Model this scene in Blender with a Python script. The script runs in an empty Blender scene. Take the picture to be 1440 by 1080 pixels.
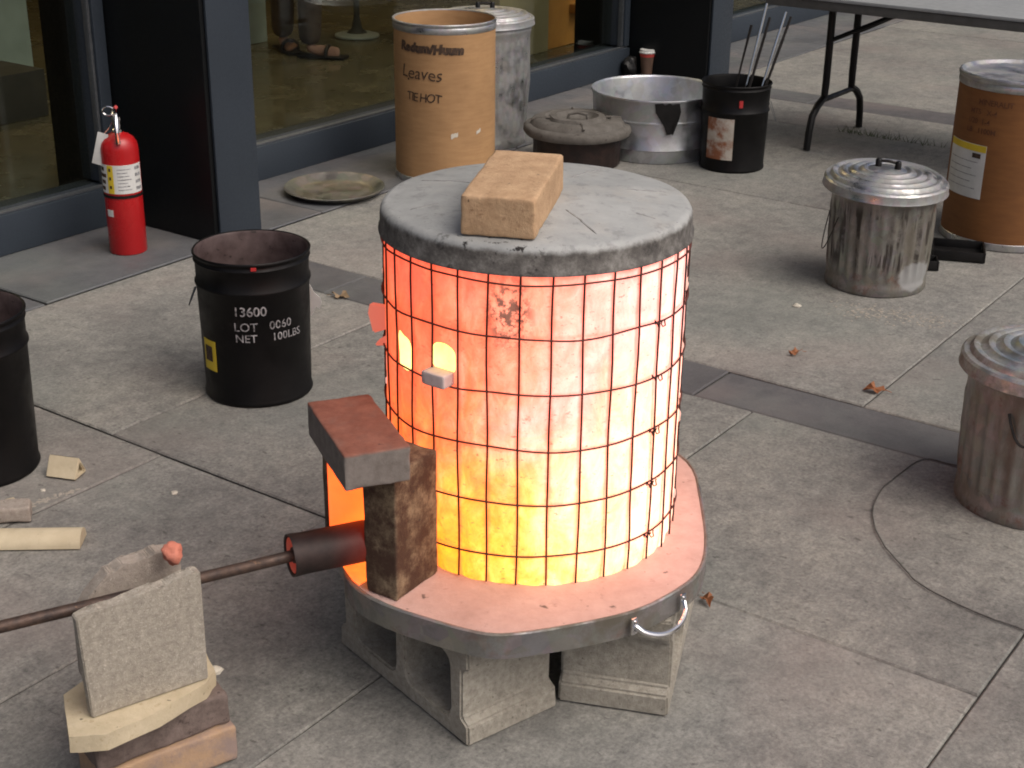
import bpy, bmesh, math, random
from mathutils import Vector, Matrix, noise as mnoise
R_ = math.radians
random.seed(7)
scene = bpy.context.scene
COL = scene.collection

# ------------------------------------------------------------------ camera
CAM_H, PITCH, ROLL = 1.5, R_(23.2), R_(0.7)
fwd = Vector((0, math.cos(PITCH), -math.sin(PITCH)))
r0 = Vector((1, 0, 0)); u0 = r0.cross(fwd)
right = r0 * math.cos(ROLL) + u0 * math.sin(ROLL); upv = right.cross(fwd)
cd = bpy.data.cameras.new('camera'); cam = bpy.data.objects.new('camera', cd); COL.objects.link(cam)
cam.matrix_world = Matrix(((right.x, upv.x, -fwd.x, 0), (right.y, upv.y, -fwd.y, 0), (right.z, upv.z, -fwd.z, CAM_H), (0, 0, 0, 1)))
cd.sensor_width = 36.0; cd.lens = 36.0 * 2050 / 1440; cd.clip_start = 0.05; cd.clip_end = 2000
cd.dof.use_dof = False
scene.camera = cam

# ------------------------------------------------------------------ sky, sun, exposure
SUN_AZ, SUN_EL = R_(-38), R_(52)            # towards +x, -y: from the right and a little behind the viewer
sd = Vector((math.cos(SUN_AZ) * math.cos(SUN_EL), math.sin(SUN_AZ) * math.cos(SUN_EL), math.sin(SUN_EL)))
wd = bpy.data.worlds.new('World'); scene.world = wd; wd.use_nodes = True
nt = wd.node_tree; sky = nt.nodes.new('ShaderNodeTexSky'); sky.sky_type = 'NISHITA'; sky.sun_disc = False
sky.sun_elevation = SUN_EL; sky.sun_rotation = math.atan2(sd.x, sd.y); sky.dust_density = 6.0; sky.air_density = 0.6; sky.ozone_density = 0.4
bg = nt.nodes['Background']; nt.links.new(sky.outputs[0], bg.inputs[0]); bg.inputs[1].default_value = 0.128
sl = bpy.data.lights.new('sun', 'SUN'); sun = bpy.data.objects.new('sun', sl); COL.objects.link(sun)
sl.energy = 1.45; sl.angle = R_(48); sl.color = (1.0, 0.975, 0.94)
sun.rotation_euler = sd.to_track_quat('Z', 'Y').to_euler(); sun.location = (3, -2, 6)
vs = scene.view_settings; vs.view_transform = 'Standard'; vs.look = 'None'; vs.exposure = 0.0; vs.gamma = 1.0
vs.use_curve_mapping = False
scene.cycles.use_denoising = True
scene.cycles.max_bounces = 8
scene.cycles.filter_width = 1.9

# ------------------------------------------------------------------ materials
def lin(c):
    return tuple(((x / 255) / 12.92 if x / 255 <= .04045 else ((x / 255 + .055) / 1.055) ** 2.4) for x in c) + (1,)
def rgb(*c): return tuple(c) + (1,)
class N:
    def __init__(s, name):
        s.m = bpy.data.materials.new(name); s.m.use_nodes = True; s.t = s.m.node_tree
        s.b = s.t.nodes['Principled BSDF']; s.out = s.t.nodes['Material Output']
        s.tc = s.new('ShaderNodeTexCoord')
    def new(s, k, **kw):
        n = s.t.nodes.new(k)
        for a, v in kw.items(): setattr(n, a, v)
        return n
    def link(s, a, b): s.t.links.new(a, b)
    def val(s, x, sock):
        if hasattr(x, 'links') or hasattr(x, 'is_linked'): s.link(x, sock)
        else: sock.default_value = x
    def noise(s, scale, detail=5, rough=.6, vec=None, dist=0):
        n = s.new('ShaderNodeTexNoise'); n.inputs['Scale'].default_value = scale; n.inputs['Detail'].default_value = detail
        n.inputs['Roughness'].default_value = rough; n.inputs['Distortion'].default_value = dist
        s.link(vec if vec is not None else s.tc.outputs['Object'], n.inputs['Vector']); return n.outputs['Fac']
    def mapping(s, scale=(1, 1, 1), loc=(0, 0, 0), rot=(0, 0, 0), src='Object'):
        n = s.new('ShaderNodeMapping'); n.inputs['Scale'].default_value = scale; n.inputs['Location'].default_value = loc; n.inputs['Rotation'].default_value = rot
        s.link(s.tc.outputs[src], n.inputs['Vector']); return n.outputs[0]
    def ramp(s, fac, stops, interp='LINEAR'):
        n = s.new('ShaderNodeValToRGB'); e = n.color_ramp.elements; n.color_ramp.interpolation = interp
        while len(e) < len(stops): e.new(.5)
        for el, (p, c) in zip(e, stops): el.position = p; el.color = c if len(c) == 4 else tuple(c) + (1,)
        s.link(fac, n.inputs[0]); return n.outputs[0]
    def mix(s, fac, a, b, mode='MIX'):
        n = s.new('ShaderNodeMix'); n.data_type = 'RGBA'; n.blend_type = mode
        s.val(fac, n.inputs[0]); s.val(a, n.inputs[6]); s.val(b, n.inputs[7]); return n.outputs[2]
    def math(s, op, a, b=0.0, clamp=False):
        n = s.new('ShaderNodeMath', operation=op); n.use_clamp = clamp
        s.val(a, n.inputs[0]); s.val(b, n.inputs[1]); return n.outputs[0]
    def maprange(s, v, a, b, c=0., d=1.):
        n = s.new('ShaderNodeMapRange'); n.interpolation_type = 'SMOOTHSTEP'
        s.link(v, n.inputs[0]); n.inputs[1].default_value = a; n.inputs[2].default_value = b; n.inputs[3].default_value = c; n.inputs[4].default_value = d
        return n.outputs[0]
    def bump(s, h, strength=.3, dist=.002, prev=None):
        n = s.new('ShaderNodeBump'); n.inputs['Strength'].default_value = strength; n.inputs['Distance'].default_value = dist
        s.link(h, n.inputs['Height'])
        if prev is not None: s.link(prev, n.inputs['Normal'])
        return n.outputs[0]
    def done(s, color=None, rough=.6, metal=0., normal=None, emis=None, estr=1., spec=None):
        if color is not None: s.val(color, s.b.inputs['Base Color'])
        s.val(rough, s.b.inputs['Roughness']); s.val(metal, s.b.inputs['Metallic'])
        if normal is not None: s.link(normal, s.b.inputs['Normal'])
        if emis is not None:
            s.val(emis, s.b.inputs['Emission Color']); s.val(estr, s.b.inputs['Emission Strength'])
        if spec is not None: s.b.inputs['Specular IOR Level'].default_value = spec
        return s.m
def nmat(name, c1, c2, scale=30, rough=.7, metal=0, bump=0, bdist=.002, spot=None, spot_scale=60, spot_lo=.62, spot_hi=.68, big=.25, bigscale=4, rvar=.1, fine=200, spec=None):
    k = N(name)
    col = k.ramp(k.noise(scale), [(.3, c1), (.7, c2)])
    bn = k.noise(bigscale, 3)
    col = k.mix(big, col, k.ramp(bn, [(.35, (.35, .35, .35)), (.65, (1, 1, 1))]), 'MULTIPLY')
    if spot is not None:
        col = k.mix(k.maprange(k.noise(spot_scale, 4), spot_lo, spot_hi), col, spot)
    rg = k.maprange(k.noise(scale * .7), .3, .7, max(.02, rough - rvar), min(1, rough + rvar))
    nm = k.bump(k.noise(fine, 4), bump, bdist) if bump else None
    return k.done(col, rg, metal, nm, spec=spec)

M = {}
# paving
def concrete(name, c1, c2, fine_scale=110, seed=0, rough=.85, bump=.5, var=.5, grit=1.):
    k = N(name); oi = k.new('ShaderNodeObjectInfo')
    vm = k.new('ShaderNodeVectorMath', operation='MULTIPLY_ADD'); k.link(oi.outputs['Random'], vm.inputs[0]); vm.inputs[1].default_value = (37, 19, 0); k.link(k.tc.outputs['Object'], vm.inputs[2])
    v = vm.outputs[0]
    def mp(scale=(1, 1, 1), loc=(0, 0, 0), rot=(0, 0, 0)):
        n = k.new('ShaderNodeMapping'); n.inputs['Scale'].default_value = scale; n.inputs['Location'].default_value = loc; n.inputs['Rotation'].default_value = rot
        k.link(v, n.inputs['Vector']); return n.outputs[0]
    base = k.ramp(k.noise(fine_scale, 8, .8, v), [(.34, c1), (.66, c2)])
    col = k.mix(.85, base, k.ramp(k.noise(2.6, 7, .68, v), [(.28, (.55, .55, .56)), (.5, (.9, .9, .89)), (.74, (1.18, 1.16, 1.10))]), 'MULTIPLY')
    col = k.mix(.75 * grit, col, k.ramp(k.noise(22, 6, .75, mp(loc=(4, 4, 0))), [(.32, (.6, .6, .6)), (.68, (1.25, 1.24, 1.2))]), 'MULTIPLY')
    col = k.mix(k.maprange(k.noise(1.9, 4, .55, mp(loc=(7 + seed, 1, 0))), .46, .70, 0, .34), col, rgb(.25, .205, .185))
    col = k.mix(k.maprange(k.noise(1.6, 4, .55, mp(loc=(1, 9 + seed, 0))), .48, .72, 0, .34), col, rgb(.165, .185, .165))
    col = k.mix(k.maprange(k.noise(8, 8, .75, mp(loc=(3, 4, 0))), .62, .78, 0, .45 * grit), col, rgb(.40, .39, .355))
    col = k.mix(k.maprange(k.noise(5, 7, .75, mp(loc=(8, 2, 0))), .62, .76, 0, .45 * grit), col, rgb(.085, .08, .075))
    col = k.mix(k.maprange(k.noise(58, 5, .65, mp(scale=(1, .5, 1), rot=(0, 0, .6))), .60, .70, 0, .62 * grit), col, rgb(.06, .055, .05))
    col = k.mix(k.maprange(k.noise(120, 4, .6, mp(loc=(5, 5, 0))), .66, .74, 0, .35 * grit), col, rgb(.46, .45, .42))
    pr = k.math('MULTIPLY_ADD', oi.outputs['Random'], var)
    pr.node.inputs[2].default_value = 1 - var * .5
    cb = k.new('ShaderNodeCombineColor')
    for i in range(3): k.link(pr, cb.inputs[i])
    col = k.mix(1.0, col, cb.outputs[0], 'MULTIPLY')
    n1 = k.bump(k.noise(48, 8, .78, v), bump, .006); n2 = k.bump(k.noise(7, 5, .6, v), .4, .014, n1)
    return k.done(col, k.maprange(k.noise(12, 4, .5, v), .3, .7, rough - .12, min(1, rough + .1)), 0, n2, spec=.3)
M['slab'] = concrete('paving concrete', rgb(.16, .157, .147), rgb(.35, .342, .318), var=.2)
M['strip'] = concrete('dark paving strip', rgb(.095, .092, .095), rgb(.135, .130, .134), 160, 3, .75, .25, .15, .35)
M['band'] = concrete('smooth grey band', rgb(.092, .096, .104), rgb(.130, .134, .140), 160, 5, .6, .2, .12, .35)
M['ground'] = concrete('ground fill', rgb(.085, .083, .078), rgb(.15, .147, .14), 60, 2, .95, .6, 0, .6)
# metals
def galv(name, c=(.55, .57, .58), rough=.34, dirt=.35, scale=45, streak=False, rust=0., runs=False):
    k = N(name); vo = k.new('ShaderNodeTexVoronoi'); vo.inputs['Scale'].default_value = scale; k.link(k.tc.outputs['Object'], vo.inputs['Vector'])
    col = k.mix(.25, c + (1,), vo.outputs['Color'], 'SOFT_LIGHT')
    hs = k.new('ShaderNodeHueSaturation'); hs.inputs['Saturation'].default_value = .35; k.link(col, hs.inputs['Color']); col = hs.outputs[0]
    dn = k.noise(7, 8, .7, k.mapping(scale=(1, 1, .35)) if streak else None)
    df = k.maprange(dn, .38, .64, 0, dirt)
    col = k.mix(df, col, rgb(.12, .105, .078))
    met = k.math('SUBTRACT', .95, k.math('MULTIPLY', df, .8))
    if rust:
        rf = k.maprange(k.noise(11, 7, .75, k.mapping(loc=(4, 2, 1))), .55, .66, 0, rust)
        col = k.mix(rf, col, k.ramp(k.noise(60), [(.3, rgb(.045, .02, .012)), (.7, rgb(.16, .06, .03))]))
        met = k.math('SUBTRACT', met, k.math('MULTIPLY', rf, .8), True)
    if runs:
        se = k.new('ShaderNodeSeparateXYZ'); k.link(k.tc.outputs['Object'], se.inputs[0])
        rn = k.math('MULTIPLY', k.maprange(k.noise(52, 3, .6, k.mapping(scale=(1, 1, .07), loc=(2, 6, 0))), .47, .56), k.maprange(k.noise(9, 5, .7, k.mapping(loc=(9, 1, 3))), .34, .52))
        zr = k.math('MULTIPLY', k.maprange(se.outputs[2], .05, .10), k.maprange(se.outputs[2], .30, .25))
        rn = k.math('MULTIPLY', k.math('MULTIPLY', rn, zr), .92)
        col = k.mix(rn, col, rgb(.022, .016, .011)); met = k.math('SUBTRACT', met, rn, True)
        ds = k.new('ShaderNodeVectorMath', operation='DISTANCE'); k.link(k.mapping(scale=(1, 1, 1.5)), ds.inputs[0]); ds.inputs[1].default_value = (.095, -.125, .09)
        sm = k.math('MULTIPLY', k.maprange(k.math('ADD', ds.outputs['Value'], k.math('MULTIPLY', k.noise(22, 6, .7), .09)), .125, .105), .85)
        col = k.mix(sm, col, rgb(.27, .275, .27)); met = k.math('SUBTRACT', met, sm, True)
    rg = k.math('ADD', k.maprange(k.noise(14, 5), .3, .7, rough - .08, rough + .14), k.math('MULTIPLY', df, .35), True)
    return k.done(col, rg, met, k.bump(k.noise(26, 4), .12, .004))
M['galv'] = galv('galvanised steel', (.46, .48, .50), .33, .5)
M['galv_dirty'] = galv('dirty galvanised steel', (.30, .285, .24), .36, .9, 40, True, .7, True)
M['galv_rusty'] = galv('rusted galvanised steel', (.31, .30, .26), .40, .9, 40, True, .8)
M['galv_lid_rusty'] = galv('scaly galvanised lid', (.40, .45, .45), .42, .95, 60, False, .5)
M['tub'] = galv('tub zinc', (.44, .49, .55), .38, .3, 30)
M['chrome'] = nmat('chrome', rgb(.75, .75, .76), rgb(.85, .85, .86), 20, .12, 1, 0, big=.1)
M['pan'] = galv('tarnished pan', (.24, .215, .15), .40, .15, 25)
M['tray_skirt'] = galv('heat stained steel', (.32, .285, .265), .55, .95, 30, False, .45)
M['darkmetal'] = nmat('dark iron', rgb(.02, .019, .018), rgb(.045, .04, .037), 40, .5, .6, .1)
M['wire_hot'] = N('dull red wire').done(rgb(.05, .02, .015), .7, .2, None, rgb(1, .03, .01), .025)
M['wire'] = nmat('scaled wire', rgb(.012, .007, .006), rgb(.04, .015, .01), 80, .7, .3, 0)
M['pipe'] = nmat('rusty pipe', rgb(.045, .032, .028), rgb(.12, .075, .055), 60, .6, .45, .3, .001, spot=rgb(.17, .10, .06), spot_scale=40)
# paints
M['black'] = nmat('black drum paint', rgb(.0022, .0022, .0026), rgb(.005, .0047, .0047), 15, .48, 0, .05, spot=rgb(.03, .027, .025), spot_scale=9, spot_lo=.64, spot_hi=.82, rvar=.14, spec=.22)
M['drum_inside'] = nmat('drum inside', rgb(.05, .03, .028), rgb(.12, .085, .08), 25, .6, .1, .1, spot=rgb(.02, .012, .01))
M['red'] = nmat('red enamel', rgb(.37, .008, .010), rgb(.42, .010, .012), 12, .33, 0, 0, big=.08)
M['frame'] = nmat('blue grey frame paint', rgb(.028, .037, .049), rgb(.034, .044, .057), 160, .55, 0, .15, .0008, big=.15, spec=.3)
M['frame_dark'] = nmat('black cladding', rgb(.0035, .0042, .005), rgb(.005, .006, .0068), 120, .42, 0, .05, .0006, big=.1, spec=.25)
M['bead'] = nmat('aluminium bead', rgb(.10, .11, .12), rgb(.14, .15, .16), 60, .45, .5)
M['white'] = nmat('white paper', rgb(.58, .58, .55), rgb(.66, .66, .64), 30, .8)
M['tagwhite'] = nmat('white tag', rgb(.6, .6, .57), rgb(.7, .7, .67), 30, .7)
M['yellow'] = nmat('yellow print', rgb(.62, .45, .02), rgb(.7, .52, .03), 30, .6)
M['ink'] = nmat('black ink', rgb(.012, .008, .006), rgb(.10, .055, .03), 90, .8)
M['inkfaint'] = nmat('faded ink', rgb(.10, .04, .018), rgb(.14, .055, .022), 60, .9)
M['stencil'] = nmat('stencil paint', rgb(.012, .012, .013), rgb(.46, .46, .47), 85, .7)
M['stained'] = nmat('rust stained label', rgb(.40, .36, .30), rgb(.52, .48, .42), 20, .7, spot=rgb(.22, .08, .035), spot_scale=14, spot_lo=.42, spot_hi=.62)
def fiber(name, a, b):
    k = N(name)
    col = k.ramp(k.noise(14, 5, .6, k.mapping(scale=(1, 1, 6))), [(.3, a), (.7, b)])
    col = k.mix(.35, col, k.ramp(k.noise(5, 5), [(.35, (.5, .47, .45)), (.65, (1.05, 1.05, 1.05))]), 'MULTIPLY')
    col = k.mix(k.maprange(k.noise(16, 6, .7, k.mapping(loc=(3, 1, 2))), .68, .78, 0, .4), col, rgb(.55, .42, .3))
    return k.done(col, .75, 0, k.bump(k.noise(40, 4, .6, k.mapping(scale=(.2, .2, 6))), .12, .002))
M['kraft'] = fiber('tan fibre board', rgb(.345, .195, .085), rgb(.41, .24, .108))
M['kraft_dark'] = fiber('brown fibre board', rgb(.175, .068, .016), rgb(.215, .088, .022))
# masonry / ceramics
def masonry(name, a, b, spot, sc=35, bump=.7, lo=.6, hi=.72, stain=None, st_lo=.45, st_hi=.6, st_scale=9, pits=True):
    k = N(name)
    col = k.ramp(k.noise(sc, 8, .7), [(.3, a), (.7, b)])
    col = k.mix(k.maprange(k.noise(sc * 2.2, 5, .6, k.mapping(loc=(2, 1, 4))), lo, hi, 0, .8), col, spot)
    if stain is not None:
        col = k.mix(k.maprange(k.noise(st_scale, 8, .75, k.mapping(loc=(1, 5, 2))), st_lo, st_hi, 0, .95), col, stain)
    col = k.mix(.35, col, k.ramp(k.noise(6, 4), [(.35, (.6, .58, .56)), (.65, (1.05, 1.05, 1.05))]), 'MULTIPLY')
    if pits: col = k.mix(k.maprange(k.noise(sc * 1.6, 3, .5, k.mapping(loc=(8, 3, 6))), .70, .76, 0, .75), col, rgb(.05, .04, .032))
    n1 = k.bump(k.noise(sc * 3, 7, .75), bump, .003); n2 = k.bump(k.noise(sc * .6, 4), .4, .004, n1)
    return k.done(col, .9, 0, n2, spec=.25)
M['softbrick'] = masonry('tan insulating brick', rgb(.44, .275, .155), rgb(.62, .42, .255), rgb(.34, .20, .11), 42, .9)
def capmat():
    k = N('hard brick red face grey sides'); se = k.new('ShaderNodeSeparateXYZ'); k.link(k.tc.outputs['Object'], se.inputs[0])
    red = k.ramp(k.noise(26, 8, .75), [(.3, rgb(.15, .055, .038)), (.7, rgb(.27, .115, .08))])
    gry = k.ramp(k.noise(40, 8, .75), [(.3, rgb(.135, .115, .10)), (.7, rgb(.235, .205, .185))])
    col = k.mix(k.maprange(k.math('ADD', se.outputs[2], k.math('MULTIPLY', k.noise(40), .006)), .0575, .0635), gry, red)
    col = k.mix(k.maprange(k.noise(50, 5, .7, k.mapping(loc=(3, 2, 1))), .64, .72, 0, .8), col, rgb(.05, .035, .03))
    n1 = k.bump(k.noise(110, 7, .75), .6, .002)
    return k.done(col, .88, 0, k.bump(k.noise(20, 5), .4, .004, n1), spec=.3)
M['redbrick'] = capmat()
M['sootbrick'] = masonry('scorched brick', rgb(.28, .21, .13), rgb(.36, .28, .18), rgb(.42, .30, .18), 45, .7, stain=rgb(.06, .03, .021), st_lo=.26, st_hi=.60, st_scale=20)
M['block'] = masonry('concrete block', rgb(.28, .255, .21), rgb(.50, .465, .395), rgb(.13, .115, .095), 80, 1.0)
M['shelf'] = masonry('grey kiln shelf', rgb(.30, .27, .225), rgb(.54, .49, .41), rgb(.66, .60, .51), 95, 1.0, .56, .68)
M['shelf_back'] = masonry('brown grey shelf', rgb(.30, .26, .22), rgb(.48, .42, .36), rgb(.58, .51, .44), 70, 1.0)
M['cream'] = masonry('cream soft brick', rgb(.50, .42, .28), rgb(.60, .51, .36), rgb(.42, .33, .2), 40, .5)
M['cream2'] = masonry('pale cream ceramic', rgb(.54, .46, .31), rgb(.62, .54, .38), rgb(.5, .42, .29), 25, .25)
M['darkbrick'] = masonry('purplish dark brick', rgb(.10, .075, .065), rgb(.22, .17, .15), rgb(.05, .036, .032), 35, .8)
M['tanbrick'] = masonry('tan pink brick', rgb(.38, .25, .155), rgb(.48, .32, .20), rgb(.30, .205, .165), 28, .6, stain=rgb(.28, .21, .185), st_lo=.45, st_hi=.62, st_scale=5)
M['ember'] = masonry('salmon lump', rgb(.62, .20, .13), rgb(.72, .28, .20), rgb(.5, .16, .1), 45, .9)
M['refractory'] = masonry('pink cast refractory', rgb(.48, .31, .265), rgb(.60, .41, .36), rgb(.38, .23, .195), 22, .5, .60, .76, stain=rgb(.22, .13, .11), st_lo=.60, st_hi=.74, st_scale=8)
def lidmat():
    k = N('oxidised lid')
    col = k.ramp(k.noise(10, 6, .65), [(.3, rgb(.27, .278, .272)), (.7, rgb(.42, .425, .41))])
    col = k.mix(k.maprange(k.noise(7, 6, .7, k.mapping(loc=(6, 8, 1))), .5, .7, 0, .5), col, rgb(.43, .405, .365))
    col = k.mix(k.maprange(k.noise(22, 7, .75, k.mapping(loc=(2, 8, 1))), .58, .72, 0, .7), col, rgb(.20, .19, .18))
    col = k.mix(k.maprange(k.noise(70, 5, .7, k.mapping(loc=(1, 4, 1))), .66, .74, 0, .8), col, rgb(.06, .055, .05))
    se = k.new('ShaderNodeSeparateXYZ'); k.link(k.tc.outputs['Object'], se.inputs[0])
    sk = k.maprange(k.math('ADD', se.outputs[2], k.math('MULTIPLY', k.math('SUBTRACT', k.noise(30, 5, .7), .5), .02)), .040, .030)                       # the skirt is heat stained and darker than the top
    skc = k.ramp(k.noise(28, 7, .75), [(.3, rgb(.03, .027, .025)), (.5, rgb(.12, .11, .10)), (.72, rgb(.27, .26, .24))])
    col = k.mix(sk, col, skc)
    so = k.maprange(k.noise(34, 6, .7, k.mapping(loc=(5, 3, 2))), .54, .64, 0, .9)
    d = k.new('ShaderNodeVectorMath', operation='DISTANCE'); k.link(k.tc.outputs['Object'], d.inputs[0]); d.inputs[1].default_value = (-.065, -.245, .03)
    so = k.math('MULTIPLY', k.math('ADD', k.maprange(d.outputs['Value'], .13, .02, 0, 1.4), .2), so, True)
    col = k.mix(so, col, rgb(.015, .012, .011))
    return k.done(col, .72, .15, k.bump(k.noise(14, 7, .7), .6, .006))
M['lid'] = lidmat()
M['oldlid'] = masonry('sooty lid', rgb(.085, .078, .068), rgb(.15, .14, .125), rgb(.05, .04, .035), 22, .3)
M['oldcan'] = nmat('scorched brown can', rgb(.012, .008, .007), rgb(.035, .018, .014), 30, .55, .2, .15, spot=rgb(.12, .085, .07), spot_scale=22, spot_lo=.66, spot_hi=.76)
M['plastic_black'] = nmat('black table leg', rgb(.004, .004, .004), rgb(.007, .007, .007), 30, .45, spec=.3)
M['tabletop'] = nmat('grey table top', rgb(.27, .285, .29), rgb(.32, .335, .335), 40, .5, big=.15)
M['tableedge'] = nmat('table edge', rgb(.075, .075, .07), rgb(.10, .10, .095), 30, .6)
M['cupbrown'] = nmat('brown paper cup', rgb(.10, .06, .04), rgb(.14, .08, .055), 30, .7)
M['cupred'] = nmat('red band', rgb(.45, .05, .04), rgb(.5, .06, .05), 30, .7)
M['blackbag'] = nmat('black plastic', rgb(.004, .004, .004), rgb(.009, .008, .008), 30, .5, spec=.3)
M['leaf'] = nmat('dry leaf', rgb(.24, .085, .03), rgb(.33, .13, .05), 60, .7)
M['leaf2'] = nmat('tan leaf', rgb(.22, .15, .08), rgb(.30, .21, .12), 60, .75)
M['grass'] = nmat('grass', rgb(.05, .075, .03), rgb(.09, .10, .045), 40, .7)
M['crumb'] = nmat('pale crumb', rgb(.5, .46, .38), rgb(.6, .56, .47), 90, .9)
M['dust'] = nmat('spilt grog', rgb(.33, .30, .25), rgb(.40, .36, .30), 90, .95)
M['cable'] = nmat('dark cable', rgb(.05, .046, .042), rgb(.09, .083, .076), 90, .8)
M['mark_red'] = nmat('red mark', rgb(.4, .02, .02), rgb(.5, .03, .03), 30, .6)
# interior
M['in_floor'] = nmat('polished brown floor', rgb(.085, .074, .045), rgb(.12, .104, .062), 8, .22, 0, 0, big=.3)
M['in_wall'] = nmat('ochre wall', rgb(.22, .185, .09), rgb(.26, .215, .11), 5, .7)
M['in_dark'] = nmat('dark interior wall', rgb(.02, .018, .012), rgb(.03, .026, .018), 5, .8)
M['in_board'] = nmat('pale green board', rgb(.30, .36, .31), rgb(.34, .40, .35), 8, .6)
M['in_wood'] = nmat('orange wood', rgb(.50, .22, .045), rgb(.58, .27, .06), 12, .5)
M['in_cream'] = nmat('cream board', rgb(.36, .30, .15), rgb(.40, .34, .18), 12, .6)
M['trousers'] = nmat('brown trousers', rgb(.035, .022, .015), rgb(.06, .04, .028), 30, .9)
M['shirt'] = nmat('dark shirt', rgb(.03, .03, .035), rgb(.04, .04, .045), 30, .9)
M['skin'] = nmat('skin', rgb(.24, .13, .09), rgb(.28, .15, .105), 30, .7)
M['hair'] = nmat('brown hair', rgb(.03, .02, .015), rgb(.05, .03, .02), 60, .6)
M['in_disc'] = nmat('pale disc', rgb(.22, .24, .20), rgb(.26, .28, .24), 20, .5)
def glass():
    k = N('window glass'); tr = k.new('ShaderNodeBsdfTransparent'); tr.inputs[0].default_value = (.84, .86, .83, 1)
    gl = k.new('ShaderNodeBsdfGlossy'); gl.inputs['Roughness'].default_value = .02; gl.inputs[0].default_value = (.8, .85, .85, 1)
    fr = k.new('ShaderNodeFresnel'); ge = k.new('ShaderNodeNewGeometry'); k.link(k.math('ADD', 1.42, k.math('MULTIPLY', ge.outputs['Backfacing'], 1 / 1.42 - 1.42)), fr.inputs[0]); mx = k.new('ShaderNodeMixShader')
    k.link(fr.outputs[0], mx.inputs[0]); k.link(tr.outputs[0], mx.inputs[1]); k.link(gl.outputs[0], mx.inputs[2]); k.link(mx.outputs[0], k.out.inputs[0])
    return k.m
M['glass'] = glass()
def emat(name, c, s):
    k = N(name); return k.done(rgb(.3, .25, .2), .8, emis=rgb(*c), estr=s)
M['room_light'] = emat('room light', (1, .72, .38), 9.0)
KR, KH = .252, .548                                                    # kiln wall radius and height
def kilnglow():
    k = N('glowing fibre blanket')
    se = k.new('ShaderNodeSeparateXYZ'); k.link(k.tc.outputs['Object'], se.inputs[0])
    x, y, z = se.outputs
    u = k.math('DIVIDE', k.math('ADD', k.math('MULTIPLY', x, .97), k.math('MULTIPLY', y, -.05)), KR)
    blot = k.noise(6.5, 6, .66, k.mapping(scale=(1, 1, .8)), .8); blot2 = k.noise(24, 7, .72, k.mapping(scale=(1, 1, .6)), .5)
    un = k.math('ADD', u, k.math('MULTIPLY', k.math('SUBTRACT', blot, .5), 1.3))
    un = k.math('ADD', un, k.math('MULTIPLY', k.math('SUBTRACT', blot2, .5), 1.1))
    uf = k.maprange(un, -1.15, 1.2)
    hi = k.ramp(uf, [(0, rgb(.97, .17, .055)), (.20, rgb(1, .25, .11)), (.40, rgb(1.0, .37, .225)), (.58, rgb(1.0, .45, .34)), (.78, rgb(1.0, .54, .45)), (1, rgb(1.0, .60, .54))])
    lo = k.ramp(uf, [(0, rgb(1.0, .27, .012)), (.25, rgb(1.0, .46, .012)), (.45, rgb(1.0, .60, .09)), (.68, rgb(1.0, .64, .24)), (1, rgb(1.0, .66, .46))])
    hn = k.math('ADD', k.math('DIVIDE', z, KH), k.math('MULTIPLY', k.math('SUBTRACT', blot, .5), .75))
    hn = k.math('SUBTRACT', hn, k.math('MULTIPLY', k.maprange(u, -.2, 1), .14))
    col = k.mix(k.maprange(hn, .66, .06), hi, lo)
    # cooler, redder lines where the grid presses into the blanket
    at = k.math('ARCTAN2', x, k.math('MULTIPLY', y, -1.0))
    fx = k.math('FRACT', k.math('ADD', k.math('MULTIPLY', k.math('ADD', at, R_(6)), 1 / R_(11.25)), 32.0))
    dw = k.math('ABSOLUTE', k.math('SUBTRACT', k.math('MULTIPLY', fx, 2.0), 1.0))
    dw = k.math('ADD', dw, k.math('MULTIPLY', k.math('SUBTRACT', k.noise(20, 5, .7), .5), .35))
    fz = k.math('FRACT', k.math('ADD', k.math('DIVIDE', k.math('SUBTRACT', z, .056), .0968), 4.0))
    dz_ = k.math('ABSOLUTE', k.math('SUBTRACT', k.math('MULTIPLY', fz, 2.0), 1.0))
    press = k.math('MAXIMUM', k.maprange(dw, .70, 1.0, 0, .55), k.maprange(dz_, .88, 1.0, 0, .40))
    col = k.mix(press, col, rgb(1.0, .11, .045))
    # red rim under the lid
    col = k.mix(k.maprange(hn, .84, 1.02, 0, .65), col, rgb(1.0, .15, .08))
    # fibres, char flecks, one sooty patch
    fl = k.maprange(k.noise(46, 6, .7, k.mapping(scale=(1, 1, 1.6))), .60, .76, 0, .7)
    col = k.mix(fl, col, rgb(.55, .075, .03))
    fl2 = k.maprange(k.noise(90, 3, .6, k.mapping(loc=(3, 3, 3), scale=(1, 1, 2.5))), .63, .72, 0, .7)
    col = k.mix(fl2, col, rgb(.20, .04, .02))
    d = k.new('ShaderNodeVectorMath', operation='DISTANCE'); k.link(k.mapping(scale=(1, 1, .62)), d.inputs[0])
    d.inputs[1].default_value = (-.042, -.248, .482 * .62)
    so = k.math('MULTIPLY', k.maprange(d.outputs['Value'], .050, .018), k.maprange(k.noise(60, 5, .7), .44, .56))
    col = k.mix(so, col, rgb(.10, .025, .016))
    stren = k.maprange(un, -1.0, .9, 1.0, 1.62)
    stren = k.math('MULTIPLY', stren, k.maprange(hn, 0.1, .8, 1.22, .88))
    stren = k.math('MULTIPLY', stren, k.maprange(blot2, .25, .75, .78, 1.22))
    nm = k.bump(k.noise(30, 6, .7), .5, .006)
    col = k.mix(1.0, col, rgb(1.0, .70, .70), 'MULTIPLY')
    stren = k.math('MULTIPLY', stren, 1.5)
    return k.done(rgb(.25, .17, .12), .95, 0, nm, col, stren)
M['kiln'] = kilnglow()
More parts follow.
